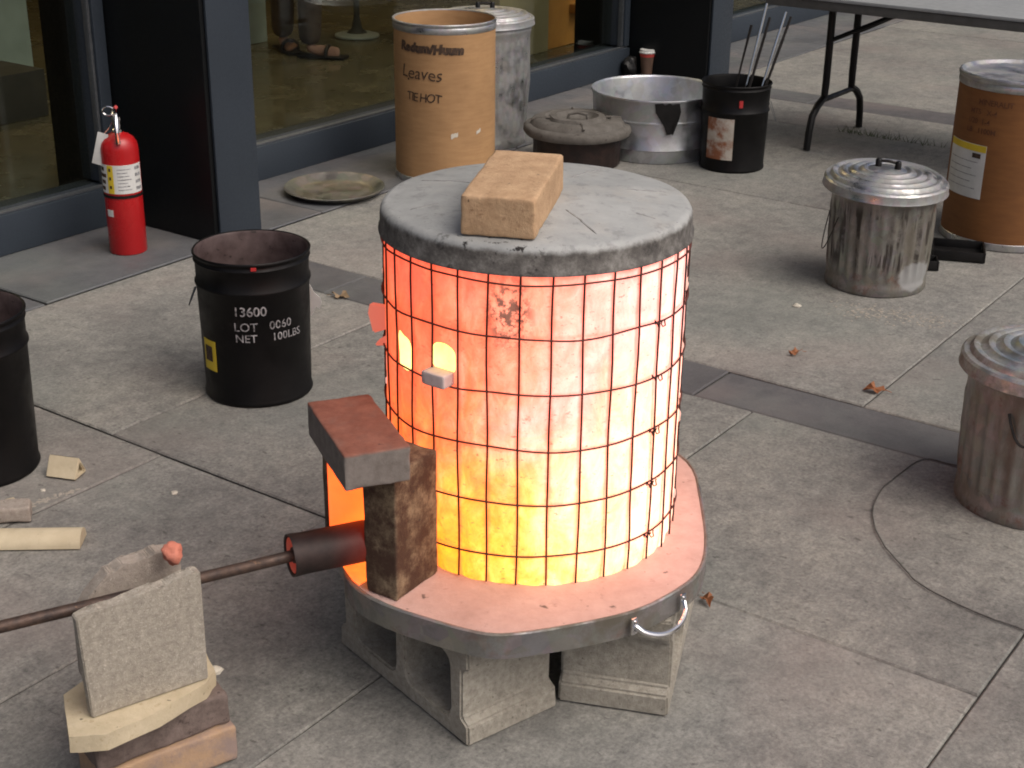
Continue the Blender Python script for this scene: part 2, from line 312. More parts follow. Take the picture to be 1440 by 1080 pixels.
def hot(name, a, b, s, sc=18):
    k = N(name); col = k.ramp(k.noise(sc, 5), [(.3, a), (.7, b)])
    col = k.mix(k.maprange(k.noise(40, 5, .7), .66, .74, 0, .7), col, rgb(.25, .03, .005))
    return k.done(rgb(.4, .3, .22), .9, 0, k.bump(k.noise(60), .3, .002), col, s)
M['chamber'] = hot('white hot chamber', rgb(1, .66, .07), rgb(1, .80, .30), 2.2, 8)
M['hotface'] = hot('orange hot brick face', rgb(1, .075, .003), rgb(1, .125, .009), 2.0, 14)
M['flame'] = hot('burner flame', rgb(1, .45, .03), rgb(1, .65, .15), 3.0, 14)
def barrelmat():
    k = N('hot burner barrel'); se = k.new('ShaderNodeSeparateXYZ'); k.link(k.tc.outputs['Object'], se.inputs[0])
    col = k.ramp(k.noise(40, 6), [(.3, rgb(.018, .012, .011)), (.7, rgb(.045, .027, .023))])
    return k.done(col, .6, .3, k.bump(k.noise(80), .3, .001), rgb(1, .05, .012), k.maprange(se.outputs[0], .05, .145, 0.0, .14))
M['barrel'] = barrelmat()
M['barrel_in'] = hot('red hot burner bore', rgb(.5, .015, .005), rgb(1, .03, .008), .18)

# ------------------------------------------------------------------ mesh helpers
def finish(bm, name, mat, parent=None, smooth=35, loc=None, rz=0):
    bmesh.ops.recalc_face_normals(bm, faces=bm.faces[:])
    me = bpy.data.meshes.new(name); bm.to_mesh(me); bm.free()
    return link(me, name, mat, parent, smooth, loc, rz)
def link(me, name, mat, parent=None, smooth=35, loc=None, rz=0):
    if len(me.materials): me.materials.clear()
    me.materials.append(M[mat] if isinstance(mat, str) else mat)
    if smooth:
        for p in me.polygons: p.use_smooth = True
        me.set_sharp_from_angle(angle=R_(smooth))
    o = bpy.data.objects.new(name, me); COL.objects.link(o)
    if parent: o.parent = parent
    if loc is not None: o.location = loc
    o.rotation_euler.z = rz
    return o
def thing(name, label, cat, loc=(0, 0, 0), rz=0, group=None):
    o = bpy.data.objects.new(name, None); COL.objects.link(o); o.location = loc; o.rotation_euler = (0, 0, rz); o.empty_display_size = .05
    return tag(o, label, cat, group)
def tag(o, label, cat, group=None):
    o['label'] = label; o['category'] = cat
    if group: o['group'] = group
    return o
def struct(o): o['kind'] = 'structure'; return o
def copytree(o, loc=None, rz=None, parent=None, skip=()):
    c = o.copy(); COL.objects.link(c)
    if parent: c.parent = parent
    if loc is not None: c.location = loc
    if rz is not None: c.rotation_euler.z = rz
    for ch in list(o.children):
        if ch.name.split('.')[0] not in skip: copytree(ch, parent=c)
    return c
def box(bm, c, s, bev=0, mat4=None):
    r = bmesh.ops.create_cube(bm, size=1); vs_ = r['verts']
    for v in vs_: v.co = Vector((v.co.x * s[0] + c[0], v.co.y * s[1] + c[1], v.co.z * s[2] + c[2]))
    if bev:
        es = list({e for v in vs_ for e in v.link_edges})
        r = bmesh.ops.bevel(bm, geom=es, offset=bev, segments=2, affect='EDGES', profile=.6); vs_ = list({v for f in r['faces'] for v in f.verts} | {v for v in vs_ if v.is_valid})
    if mat4 is not None:
        for v in vs_: v.co = mat4 @ v.co
    return vs_
def B(*specs, bev=0):
    bm = bmesh.new()
    for c, s in specs: box(bm, c, s, bev)
    return bm
def lathe(prof, seg=64, cap=False, bm=None, wob=0, rib=None, seed=0):
    bm = bm or bmesh.new(); rings = []
    for (r, z) in prof:
        if r < 1e-6: rings.append([bm.verts.new((0, 0, z))]); continue
        ring = []
        for i in range(seg):
            a = 2 * math.pi * i / seg; rr = r
            if rib: rr += rib(a, z)
            if wob: rr += wob * mnoise.noise(Vector((math.cos(a) * 2 + seed, math.sin(a) * 2, z * 5)))
            ring.append(bm.verts.new((rr * math.sin(a), -rr * math.cos(a), z)))
        rings.append(ring)
    for A_, B_ in zip(rings, rings[1:]):
        for i in range(seg):
            j = (i + 1) % seg
            if len(A_) == 1 and len(B_) == 1: continue
            if len(A_) == 1: bm.faces.new((A_[0], B_[i], B_[j]))
            elif len(B_) == 1: bm.faces.new((A_[i], A_[j], B_[0]))
            else: bm.faces.new((A_[i], A_[j], B_[j], B_[i]))
    return bm
def tube(pts, rad, seg=10, bm=None, closed=False):
    bm = bm or bmesh.new(); P = [Vector(p) for p in pts]; n = len(P); rings = []; prev = None
    for i, p in enumerate(P):
        if closed: t = P[(i + 1) % n] - P[i - 1]
        else: t = P[min(i + 1, n - 1)] - P[max(i - 1, 0)]
        t.normalize()
        if prev is None: s = t.orthogonal().normalized()
        else: s = (prev - t * prev.dot(t)).normalized()
        prev = s; w = t.cross(s); rr = rad[i] if isinstance(rad, (list, tuple)) else rad
        rings.append([bm.verts.new(p + (s * math.cos(2 * math.pi * k / seg) + w * math.sin(2 * math.pi * k / seg)) * rr) for k in range(seg)])
    m = n if closed else n - 1
    for i in range(m):
        A_, B_ = rings[i], rings[(i + 1) % n]
        for k in range(seg): bm.faces.new((A_[k], A_[(k + 1) % seg], B_[(k + 1) % seg], B_[k]))
    if not closed:
        bm.faces.new(rings[0][::-1]); bm.faces.new(rings[-1])
    return bm
def prism(poly, z0, z1, bm=None, bev=0):
    bm = bm or bmesh.new()
    lo = [bm.verts.new((x, y, z0)) for x, y in poly]; hi = [bm.verts.new((x, y, z1)) for x, y in poly]
    bm.faces.new(lo[::-1]); bm.faces.new(hi); n = len(poly)
    for i in range(n): bm.faces.new((lo[i], lo[(i + 1) % n], hi[(i + 1) % n], hi[i]))
    if bev: bmesh.ops.bevel(bm, geom=bm.edges[:], offset=bev, segments=2, affect='EDGES')
    return bm
def rough_block(s, rad=.004, amp=.0012, cuts=14, seed=0, chip=.6, freq=14):
    rad *= .55; chip *= 1.8; amp *= .8
    bm = bmesh.new(); bmesh.ops.create_cube(bm, size=1)
    bmesh.ops.subdivide_edges(bm, edges=bm.edges[:], cuts=cuts, use_grid_fill=True)
    h = [x / 2 for x in s]
    for v in bm.verts:
        p = Vector((v.co.x * s[0], v.co.y * s[1], v.co.z * s[2]))
        # crowd the grid towards the edges so the rounding is resolved
        for i in range(3):
            q = p[i] / h[i]; p[i] = h[i] * math.copysign(1 - (1 - abs(q)) ** 1.6, q) if abs(q) < 1 else p[i]
        sd_ = Vector((seed * 3.1, seed * 1.7, seed))
        r = rad * (1 + chip * 2.2 * max(0, mnoise.noise(p * freq * 2 + sd_)))
        inner = Vector([max(-h[i] + r, min(h[i] - r, p[i])) for i in range(3)])
        dlt = p - inner
        if dlt.length > r: p = inner + dlt.normalized() * r
        p += Vector((mnoise.noise(p * freq + sd_), mnoise.noise(p * freq + sd_ + Vector((9, 0, 0))), mnoise.noise(p * freq + sd_ + Vector((0, 9, 0))))) * amp
        v.co = p + Vector((0, 0, h[2]))
    return bm
def cylpatch(R, a0, a1, z0, z1, th=.0008, n=12, skew=0, ragged=0, seed=0):
    """a thin sheet lying on a cylinder about the local origin; angles in degrees, 0 faces -Y"""
    bm = bmesh.new(); rows = []
    for rr in (R + th, R + th * .2):
        g = []
        for j in range(5):
            row = []
            for i in range(n + 1):
                u = i / n; w = j / 4; a = R_(a0 + (a1 - a0) * u); z = z0 + (z1 - z0) * w + skew * (u - .5)
                if ragged and (j in (0, 4)): z += ragged * mnoise.noise(Vector((u * 9 + seed, w * 3, 0)))
                row.append(bm.verts.new((rr * math.sin(a), -rr * math.cos(a), z)))
            g.append(row)
        rows.append(g)
    for g in rows:
        for j in range(4):
            for i in range(n): bm.faces.new((g[j][i], g[j][i + 1], g[j + 1][i + 1], g[j + 1][i]))
    def ring(g): return g[0] + [g[j][n] for j in range(1, 5)] + g[4][-2::-1] + [g[j][0] for j in range(3, 0, -1)]
    a_, b_ = ring(rows[0]), ring(rows[1])
    for i in range(len(a_)): bm.faces.new((a_[i], a_[(i + 1) % len(a_)], b_[(i + 1) % len(b_)], b_[i]))
    return bm
def text_mesh(s, size, bold=0., shear=0., spacing=1.):
    cu = bpy.data.curves.new('lettering', 'FONT'); cu.body = s; cu.size = size; cu.offset = bold; cu.shear = shear; cu.space_character = spacing; cu.resolution_u = 3
    o = bpy.data.objects.new('lettering', cu); COL.objects.link(o)
    dg = bpy.context.evaluated_depsgraph_get(); me = bpy.data.meshes.new_from_object(o.evaluated_get(dg))
    bpy.data.objects.remove(o); bpy.data.curves.remove(cu); return me
def wrap_text(s, size, R, a0, z0, mat, parent, name='lettering', bold=0., shear=0., tilt=0., spacing=1., th=.0012, wob=0.):
    me = text_mesh(s, size, bold, shear, spacing)
    bm = bmesh.new(); bm.from_mesh(me); bmesh.ops.subdivide_edges(bm, edges=[e for e in bm.edges if e.calc_length() > size * .25], cuts=2); bm.to_mesh(me); bm.free()
    for v in me.vertices:
        x, y = v.co.x, v.co.y
        if wob: y += wob * mnoise.noise(Vector((x * 30, 0, 3))); x += wob * .5 * mnoise.noise(Vector((x * 40, y * 40, 8)))
        a = R_(a0) + x / R; v.co = Vector(((R + th) * math.sin(a), -(R + th) * math.cos(a), z0 + y + x * tilt))
    return link(me, name, mat, parent, 0)

# facade frame: t runs along the facade, y into the building
FA = R_(54.5); fdx, fdy = math.cos(FA), math.sin(FA)
def W(t, y, z=0.): return Vector((t * fdx - y * fdy, t * fdy + y * fdx, z))

# ================================================================== SETTING: ground and paving
g = bmesh.new(); S = 400
for v in [(-S, -S), (S, -S), (S, S), (-S, S)]: g.verts.new((v[0], v[1], -.022))
g.faces.new(g.verts[:]); ground = struct(finish(g, 'ground', 'ground', smooth=0))
pav = struct(finish(B(((0, 0, 0), (1, 1, .006))), 'pavement', 'ground', smooth=0))
# bedding under the slabs, in the facade frame
pav.rotation_euler.z = FA; pav.scale = (1, 1, 1)
me = pav.data
T0, T1, Y0, Y1 = -1.4, 15.5, -5.0, 3.48
for v in me.vertices: v.co = Vector(((T0 if v.co.x < 0 else T1), (Y0 if v.co.y < 0 else 4.6), v.co.z - .0125))
def slab(t0, t1, y0, y1, mat, name, gap=.0016, dz=0., rnd=True, thick=.05):
    bm = bmesh.new(); cx, cy = (t0 + t1) / 2, (y0 + y1) / 2; nx = max(2, int((t1 - t0) / .12)); ny = max(2, int((y1 - y0) / .12)); nx = min(nx, 5); ny = min(ny, 5)
    hx, hy = (t1 - t0) / 2 - gap, (y1 - y0) / 2 - gap
    tx, ty = (random.uniform(-.0016, .0016) for _ in range(2)) if rnd else (0, 0)
    c = .0035
    def ring(ox, oy, z):
        q = []
        for i in range(nx): q.append((-1 + 2 * i / nx, -1))
        for i in range(ny): q.append((1, -1 + 2 * i / ny))
        for i in range(nx): q.append((1 - 2 * i / nx, 1))
        for i in range(ny): q.append((-1, 1 - 2 * i / ny))
        out = []
        for k_, (a, b_) in enumerate(q):
            j = gap * .5 * mnoise.noise(Vector((a * 3 + cx * 7, b_ * 3 + cy * 5, 0)))
            out.append(bm.verts.new((a * (hx - ox + j), b_ * (hy - oy + j), z + tx * a + ty * b_)))
        return out
    A_ = ring(0, 0, -.0055); B_ = ring(0, 0, -c); C_ = ring(c, c, 0)
    n = len(A_)
    for i in range(n):
        j = (i + 1) % n
        bm.faces.new((A_[i], A_[j], B_[j], B_[i])); bm.faces.new((B_[i], B_[j], C_[j], C_[i]))
    bm.faces.new(C_)
    o = finish(bm, name, mat, pav, 0, loc=(cx, cy, dz)); return o
def course(t0, t1, cuts, mat='slab', name='paving_slab'):
    for a, b_ in zip(cuts, cuts[1:]): slab(t0, t1, a, b_, mat, name, dz=random.uniform(-.0012, .0012))
# y = distance into the building (negative n): column line at 3.48
strips = [(-.33, -.125), (3.075, 3.275), (6.47, 6.69), (9.87, 10.09), (13.27, 13.49)]
for a, b_ in strips: course(a, b_, [-5, -3.6, -2.2, -.95, .35, 1.62, 2.9, Y1], 'strip', 'dark_paving_strip')
def cutsr(seed):
    rr = random.Random(seed); c = [Y1]
    while c[-1] > -5: c.append(c[-1] - rr.uniform(1.6, 2.3))
    return sorted(c)
course(-.125, .95, [-5, -3.4, -2.0, -.6, .8, 2.1, Y1]); course(-1.4, -.33, cutsr(11))
# near field, read joint by joint
for a, b_ in [(2.44, Y1), (1.92, 2.44), (1.45, 1.92)]: slab(.95, 2.0175, a, b_, 'slab', 'paving_slab', .002)
slab(.95, 2.22, .57, 1.45, 'slab', 'paving_slab'); slab(2.02, 3.075, 1.45, 2.62, 'slab', 'paving_slab'); slab(2.02, 3.075, 2.62, Y1, 'slab', 'paving_slab')
slab(2.22, 3.075, .57, 1.45, 'slab', 'paving_slab')
for a, b_ in [(-.85, .57), (-2.2, -.85), (-3.6, -2.2), (-5, -3.6)]:
    slab(.95, 2.45, a, b_, 'slab', 'paving_slab'); slab(2.45, 3.075, a, b_, 'slab', 'paving_slab')
course(3.275, 4.86, [-5, -3.5, -2.0, -.4, 1.24, Y1]); course(4.86, 6.03, [-5, -3.6, -2.1, -.3, 1.45, Y1]); course(6.03, 6.47, [-5, -3.6, -2.1, -.3, 1.45, Y1])
k_ = 20
for base_ in (6.69, 10.09):
    for j in range(3): course(base_ + j * 1.06, base_ + (j + 1) * 1.06, cutsr(k_)); k_ += 1
course(13.49, 15.5, cutsr(k_))
# smooth band along the foot of the facade
for a, b_ in zip([-1.4, .1, 1.3, 2.5, 3.7, 4.9, 6.1, 7.3, 8.5, 9.7, 11, 12.3, 13.6], [.1, 1.3, 2.5, 3.7, 4.9, 6.1, 7.3, 8.5, 9.7, 11, 12.3, 13.6, 15.5]):
    slab(a, b_, Y1, 4.05, 'band', 'facade_kerb_slab', gap=.003, dz=.003)

# ================================================================== BUILDING
BT, BY = 3.3, 3.95
bld = thing('glazed_building', 'dark glazed ground floor with blue grey frames and black columns along the pavement', 'building', W(BT, BY), FA)
def L(t, y, z=0.): return (t - BT, y - BY, z)
def bpart(name, mat, *specs, bev=.004, parent=None, smooth=35):
    bm = bmesh.new()
    for (t0, t1, y0, y1, z0, z1) in specs:
        c = L((t0 + t1) / 2, (y0 + y1) / 2, (z0 + z1) / 2); box(bm, c, (t1 - t0, y1 - y0, z1 - z0), bev)
    return finish(bm, name, mat, parent or bld, smooth)
cols = [(-.16, .04), (3.2, 3.40), (6.555, 6.78), (9.86, 10.08), (13.2, 13.42)]
for a, b_ in cols:
    c = bpart('column', 'frame_dark', (a, b_ - .004, 3.50, 4.30, .0035, 3.2), bev=.006)
    bpart('front_panel', 'frame', (a + .016, b_ + .002, 3.488, 3.498, .006, 3.2), (b_ - .002, b_ + .004, 3.492, 3.95, .006, 3.2), bev=.002, parent=c)
bays = [(-3.4, -.16)] + [(cols[i][1], cols[i + 1][0]) for i in range(4)]
for a, b_ in bays:
    w = bpart('window', 'frame', (a + .006, b_ - .003, 3.95, 4.10, .0035, .135))
    bpart('glazing_bead', 'bead', (a + .01, b_ - .01, 3.962, 3.985, .1355, .143), bev=.002, parent=w)
    bpart('top_rail', 'frame', (a + .006, b_ - .003, 3.95, 4.10, 2.60, 2.75), parent=w)
    for s_, e_ in ((a + .006, a + .05), (b_ - .05, b_ - .003)):
        bpart('jamb', 'frame', (s_, e_, 3.955, 4.095, .144, 2.598), parent=w)
    bpart('jamb_bead', 'bead', (b_ - .062, b_ - .052, 3.965, 3.99, .145, 2.598), bev=.001, parent=w)
    bpart('pane', 'glass', (a + .052, b_ - .064, 4.03, 4.036, .137, 2.599), bev=0, parent=w)
bpart('upper_wall', 'frame', (-3.4, 13.42, 3.6, 4.30, 3.21, 5.2)); bpart('lintel', 'frame', (-3.4, 13.42, 3.96, 4.28, 2.752, 3.205))
bpart('inner_floor', 'in_floor', (-3.4, 15, 4.12, 11, -.01, .012), bev=0)
bpart('inner_ceiling', 'in_dark', (-3.4, 15, 4.12, 11, 2.9, 3.0), bev=0)
bpart('back_wall', 'in_wall', (-3.4, 15, 10.9, 11.05, .02, 2.9), bev=0)
bpart('inner_partition', 'in_wall', (4.9, 5.02, 6.9, 10.88, .02, 2.89), bev=0)
bpart('inner_partition', 'in_dark', (9.2, 9.3, 4.4, 10.88, .02, 2.89), bev=0)
for t_, y_ in ((6.6, 5.3), (5.2, 6.1), (2.2, 6.6)):
    bpart('ceiling_light', 'room_light', (t_, t_ + 1.2, y_, y_ + .6, 2.86, 2.895), bev=.004)

# ================================================================== KILN
KC = Vector((.037, 2.348)); PZ = .237
kiln = thing('raku_kiln', 'glowing orange and yellow cylindrical raku kiln wrapped in black wire grid', 'kiln', (KC.x, KC.y, PZ))
NA, NH = 300, 120
holes = [(-62.5, -52, .350, .408, .2), (-40.5, -30, .362, .414, 0)]     # peep holes: angles, heights above the tray
port = (-78, -46, -.01, .17)
WA = [(-6 + 11.25 * i) for i in range(32)]
def wall_r(a, z):
    ad = math.degrees(a); dmin = min(abs((ad - w + 180) % 360 - 180) for w in WA)
    r = KR + .0040 * math.sin(min(1, dmin / 5.6) * math.pi / 2)
    r += .0022 * mnoise.noise(Vector((math.sin(a) * 5, math.cos(a) * 5, z * 14))) + .0012 * mnoise.noise(Vector((math.sin(a) * 18, math.cos(a) * 18, z * 40)))
    return r - .004 * max(0, 1 - abs(z - KH * .0) / .03)
def inhole(a, z):
    ad = (math.degrees(a) + 180) % 360 - 180
    for (a0, a1, z0, z1, sk) in holes:
        cz = z + (.0012 * (ad - a0) if sk else 0)
        ea = abs((ad - (a0 + a1) / 2) / ((a1 - a0) / 2)); ez = abs((cz - (z0 + z1) / 2) / ((z1 - z0) / 2)); w = .22 * mnoise.noise(Vector((ad * .35, z * 90, 1)))
        if ea ** 3.2 + ez ** 3.2 < 1 + w: return True
    return port[0] < ad < port[1] and z < port[3] - .06 * ((ad + 62) / 16) ** 2
bm = bmesh.new(); go, gi = [], []
for j in range(NH + 1):
    z = KH * j / NH; ro, ri = [], []
    for i in range(NA):
        a = 2 * math.pi * i / NA; r = wall_r(a, z)
        ro.append(bm.verts.new((r * math.sin(a), -r * math.cos(a), z))); ri.append(bm.verts.new((.222 * math.sin(a), -.222 * math.cos(a), z)))
    go.append(ro); gi.append(ri)
op = set()
for j in range(NH):
    for i in range(NA):
        if inhole(2 * math.pi * (i + .5) / NA, KH * (j + .5) / NH): op.add((i, j))
for (i, j) in op:
    ad = ((360 * (i + .5) / NA) + 180) % 360 - 180; zc_ = KH * (j + .5) / NH
    for (a0, a1, z0, z1, sk) in holes:
        if not (a0 - 1 < ad < a1 + 1 and zc_ > z0 - .02): continue
        for (ii, jj) in ((i, j), (i + 1, j), (i, j + 1), (i + 1, j + 1)):
            cells = [((ii + p) % NA, jj + q) for p in (-1, 0) for q in (-1, 0)]
            if all(c in op for c in cells): continue
            ang = ((360 * ii / NA) + 180) % 360 - 180; zz = KH * jj / NH
            sh = .0012 * (ang - a0) if sk else 0
            da, dzv = (ang - (a0 + a1) / 2) / ((a1 - a0) / 2), (zz + sh - (z0 + z1) / 2) / ((z1 - z0) / 2)
            m_ = (abs(da) ** 3.2 + abs(dzv) ** 3.2) ** (1 / 3.2)
            if m_ < .4: continue
            m_ /= 1 + .06 * mnoise.noise(Vector((da * 2, dzv * 2, a0)))
            a_n = R_((a0 + a1) / 2 + da / m_ * (a1 - a0) / 2); z_n = (z0 + z1) / 2 + dzv / m_ * (z1 - z0) / 2 - sh
            for gr, rr in ((go, wall_r(a_n, z_n)), (gi, .222)): gr[jj][ii % NA].co = Vector((rr * math.sin(a_n), -rr * math.cos(a_n), z_n))
for j in range(NH):
    for i in range(NA):
        k2 = (i + 1) % NA
        if (i, j) in op: continue
        bm.faces.new((go[j][i], go[j][k2], go[j + 1][k2], go[j + 1][i])); bm.faces.new((gi[j][i], gi[j + 1][i], gi[j + 1][k2], gi[j][k2])).material_index = 1
        for (di, dj, e) in (((i - 1) % NA, j, 'l'), (k2, j, 'r'), (i, j - 1, 'b'), (i, j + 1, 't')):
            if (di, dj) in op or dj < 0 or dj >= NH:
                if e == 'l': q = (go[j][i], go[j + 1][i], gi[j + 1][i], gi[j][i])
                elif e == 'r': q = (go[j][k2], gi[j][k2], gi[j + 1][k2], go[j + 1][k2])
                elif e == 'b': q = (go[j][i], gi[j][i], gi[j][k2], go[j][k2])
                else: q = (go[j + 1][i], go[j + 1][k2], gi[j + 1][k2], gi[j + 1][i])
                bm.faces.new(q).material_index = 1
wall = finish(bm, 'fibre_wall', 'kiln', kiln, 60); wall.data.materials.append(M['chamber'])
wr = KR + .0050
for w in WA:
    a = R_(w); pts = []
    for j in range(15):
        z = -.0 + .004 + (KH - .004) * j / 14; rr = wr + .0022 * mnoise.noise(Vector((w, z * 9, 2))); aa = a + .012 * mnoise.noise(Vector((w * 3.3, z * 6, 5)))
        pts.append((rr * math.sin(aa), -rr * math.cos(aa), z))
    finish(tube(pts, .0017, 6), 'upright_wire', 'wire', kiln)
for zz in (.056, .154, .251, .347, .441, .530):
    pts = []
    for i in range(96):
        a = 2 * math.pi * i / 96; rr = wr + .0022 + .002 * mnoise.noise(Vector((math.sin(a) * 4, math.cos(a) * 4, zz * 30)))
        z = zz + .006 * mnoise.noise(Vector((math.sin(a) * 2 + 7, math.cos(a) * 2, zz * 9)))
        pts.append((rr * math.sin(a), -rr * math.cos(a), z))
    finish(tube(pts, .0016, 6, closed=True), 'hoop_wire', 'wire_hot', kiln)
for zz in (.154, .251, .347, .441, .056):                                # twisted joins of the grid on the right
    pts = []
    for i in range(13):
        a = R_(46 + i * .6); pts.append(((wr + .004 + .0025 * math.cos(i * 1.9)) * math.sin(a), -(wr + .004 + .0025 * math.cos(i * 1.9)) * math.cos(a), zz + .006 * math.sin(i * 1.2) - .0006 * i))
    finish(tube(pts, .0012, 6), 'wire_twist', 'wire', kiln)
# chamber floor, flaps of fibre, plug ledge
o = finish(lathe([(0, .002), (.2215, .002)], 48), 'chamber_floor', 'chamber', kiln)
def flap(pts, th=.012, mat='kiln', name='fibre_flap'):
    bm = bmesh.new(); n = len(pts); P = [Vector(p) for p in pts]; nv = (P[1] - P[0]).cross(P[2] - P[0]).normalized() * th
    a = [bm.verts.new(p) for p in P]; b2 = [bm.verts.new(p + nv) for p in P]
    bm.faces.new(a); bm.faces.new(b2[::-1])
    for i in range(n): bm.faces.new((a[i], b2[i], b2[(i + 1) % n], a[(i + 1) % n]))
    bmesh.ops.bevel(bm, geom=bm.edges[:], offset=.003, segments=2, affect='EDGES')
    return finish(bm, name, mat, kiln)
def cp(ad, z, r): a = R_(ad); return (r * math.sin(a), -r * math.cos(a), z)
M['flapmat'] = emat('hot fibre edge', (1, .16, .09), .6)
flap([cp(-80, .375, KR - .004), cp(-84, .36, KR + .026), cp(-86, .395, KR + .034), cp(-84, .415, KR + .03), cp(-80, .414, KR - .004)], .012, 'flapmat')
flap([cp(-79, .345, KR - .002), cp(-83, .338, KR + .024), cp(-82, .35, KR + .018), cp(-79, .366, KR)], .01, 'flapmat')
rt_ = random.Random(9)
M['tuft'] = emat('hot fibre tuft', (1, .45, .36), .95)
for i in range(26):                                                       # tufts of blanket pushed out between the wires
    ad = rt_.choice([rt_.uniform(78, 100), rt_.uniform(80, 96), rt_.uniform(-98, -80)]); zt = rt_.uniform(.03, .52)
    bm = bmesh.new(); bmesh.ops.create_icosphere(bm, subdivisions=2, radius=1)
    rr = rt_.uniform(.004, .009)
    for v in bm.verts: v.co = Vector((v.co.x * rr, v.co.y * rr * .55, v.co.z * rr * rt_.uniform(1.0, 1.9))) * (1 + .5 * mnoise.noise(v.co * 1.7 + Vector((i, 0, 0))))
    o = finish(bm, 'fibre_tuft', 'tuft', kiln, 60); o.location = cp(ad, zt, KR + .003); o.rotation_euler.z = R_(ad)
M['ledge'] = masonry('pale fibre plug', rgb(.55, .45, .42), rgb(.62, .52, .50), rgb(.5, .4, .37), 40, .4)
bm = rough_block((.047, .03, .022), .004, .0012, 6, 3); lo_ = finish(bm, 'peep_hole_ledge', 'ledge', kiln, 60)
lo_.location = cp(-35.8, .347, KR + .012); lo_.rotation_euler.z = R_(-35.8)
# ---- lid
LZ = .783
lid = thing('round_metal_cover', 'round grey oxidised metal lid with stained rim on the glowing kiln', 'lid', (KC.x, KC.y, LZ))
LR = .2605
def lidrib(a, z): return .0016 * mnoise.noise(Vector((math.sin(a) * 3, math.cos(a) * 3, z * 20)))
bm = lathe([(LR - .004, .004), (LR - .003, .0), (LR + .003, -.001), (LR + .003, .003), (LR, .006), (LR - .001, .030), (LR - .002, .036), (LR - .006, .0425), (LR - .014, .0455), (LR - .030, .047), (LR - .034, .0485), (.17, .0545), (.165, .056), (.10, .0585), (.095, .060), (.05, .061), (0, .0615)], 128, rib=lidrib)
finish(bm, 'lid_shell', 'lid', lid, 50)
M['seam'] = nmat('grimy seam', rgb(.15, .145, .14), rgb(.36, .355, .34), 70, .8)
def lid_z(r):
    P = [(0, .0615), (.05, .061), (.095, .060), (.10, .0585), (.165, .056), (.17, .0545), (LR - .034, .0485)]
    for (ra, za), (rb, zb) in zip(P, P[1:]):
        if ra <= r <= rb: return za + (zb - za) * (r - ra) / (rb - ra)
    return .0485
for ad, rs_ in ((24, .11), (58, .185), (100, .15), (147, .11), (200, .15), (245, .12), (292, .17), (335, .13)):   # pressed radial seams, barely proud
    a = R_(ad); n_ = 14; pts = [(r * math.sin(a), -r * math.cos(a), lid_z(r) - .0007 + .0007 * mnoise.noise(Vector((r * 70, ad, 0)))) for r in [rs_ + (.222 - rs_) * i / n_ for i in range(n_ + 1)]]
    finish(tube(pts, [.0006] + [.0019] * (n_ - 1) + [.0006], 8), 'pressed_seam', 'seam', lid, 60)
pts = [(-.035 + .07 * i / 10, .0, .0605 + .006 * math.sin(math.pi * i / 10)) for i in range(11)]
finish(tube(pts, .002, 8), 'lid_handle', 'darkmetal', lid)
# ---- brick on the lid, propped on the handle
def brick(name, s, mat, loc, rz, label, rx=0., seed=1, rad=.004, amp=.0013, group=None, chip=.6):
    o = finish(rough_block(s, rad, amp, 15, seed, chip, 26), name, mat, None, 40); o.location = loc; o.rotation_euler = (rx, 0, rz); return tag(o, label, 'brick', group)
brick('fire_brick', (.116, .235, .064), 'softbrick', (.0, 2.237, .8385), R_(-12), 'tan soft fire brick lying on top of the grey kiln lid', R_(3.2), 3, .006, .0015)

# ---- base tray with rim and handle
half = [(.357, 2.405), (.350, 2.249), (.326, 2.146), (.278, 2.085), (.209, 2.022), (.112, 1.980), (.018, 1.952), (-.029, 1.945), (-.085, 1.966), (-.224, 2.040), (-.287, 2.128)]
full = [Vector(p) for p in half] + [2 * KC - Vector(p) for p in half]
def chaikin(P, n):
    for _ in range(n):
        Q = []
        for i in range(len(P)):
            a, b_ = P[i], P[(i + 1) % len(P)]; Q += [a * .75 + b_ * .25, a * .25 + b_ * .75]
        P = Q
    return P
out = [p - KC for p in chaikin(full, 2)]
tray = thing('kiln_base_tray', 'rounded octagonal metal tray with pale refractory top under the glowing kiln', 'tray', (KC.x, KC.y, .19))
bm = bmesh.new(); n = len(out); prof = [(.93, .0005), (.99, .0), (1.0, .002), (1.002, .040), (1.004, .0455), (.998, .0475), (.990, .0475), (.986, .045), (.975, .044)]
rings = [[bm.verts.new((p.x * s, p.y * s, z + .0012 * mnoise.noise(Vector((p.x * 9, p.y * 9, z * 50))))) for p in out] for s, z in prof]
for A_, B_ in zip(rings, rings[1:]):
    for i in range(n): bm.faces.new((A_[i], A_[(i + 1) % n], B_[(i + 1) % n], B_[i]))
bm.faces.new(rings[0][::-1]); finish(bm, 'metal_rim', 'tray_skirt', tray, 40)
bm = bmesh.new(); rings = [[bm.verts.new((p.x * s, p.y * s, z + (.001 * mnoise.noise(Vector((p.x * 12, p.y * 12, 3))) if s < .97 else 0))) for p in out] for s, z in ((.984, .040), (.982, .0455), (.95, .0465), (.85, .0468), (.7, .047), (.5, .047))]
for A_, B_ in zip(rings, rings[1:]):
    for i in range(n): bm.faces.new((A_[i], A_[(i + 1) % n], B_[(i + 1) % n], B_[i]))
bm.faces.new(rings[-1]); finish(bm, 'refractory_top', 'refractory', tray, 40)
M['floorglow'] = hot('added channel floor glow', rgb(1, .09, .01), rgb(1, .2, .02), 1.6, 30)
glowpoly = [(-.283, 2.150), (-.262, 2.105), (-.250, 2.090), (-.215, 2.135), (-.19, 2.172), (-.215, 2.180)]
finish(prism([(x - KC.x, y - KC.y) for x, y in glowpoly], .0470, .0486), 'added_floor_glow', 'floorglow', tray, 40)  # thin emissive plate added: flame light on the hot refractory put in as glow
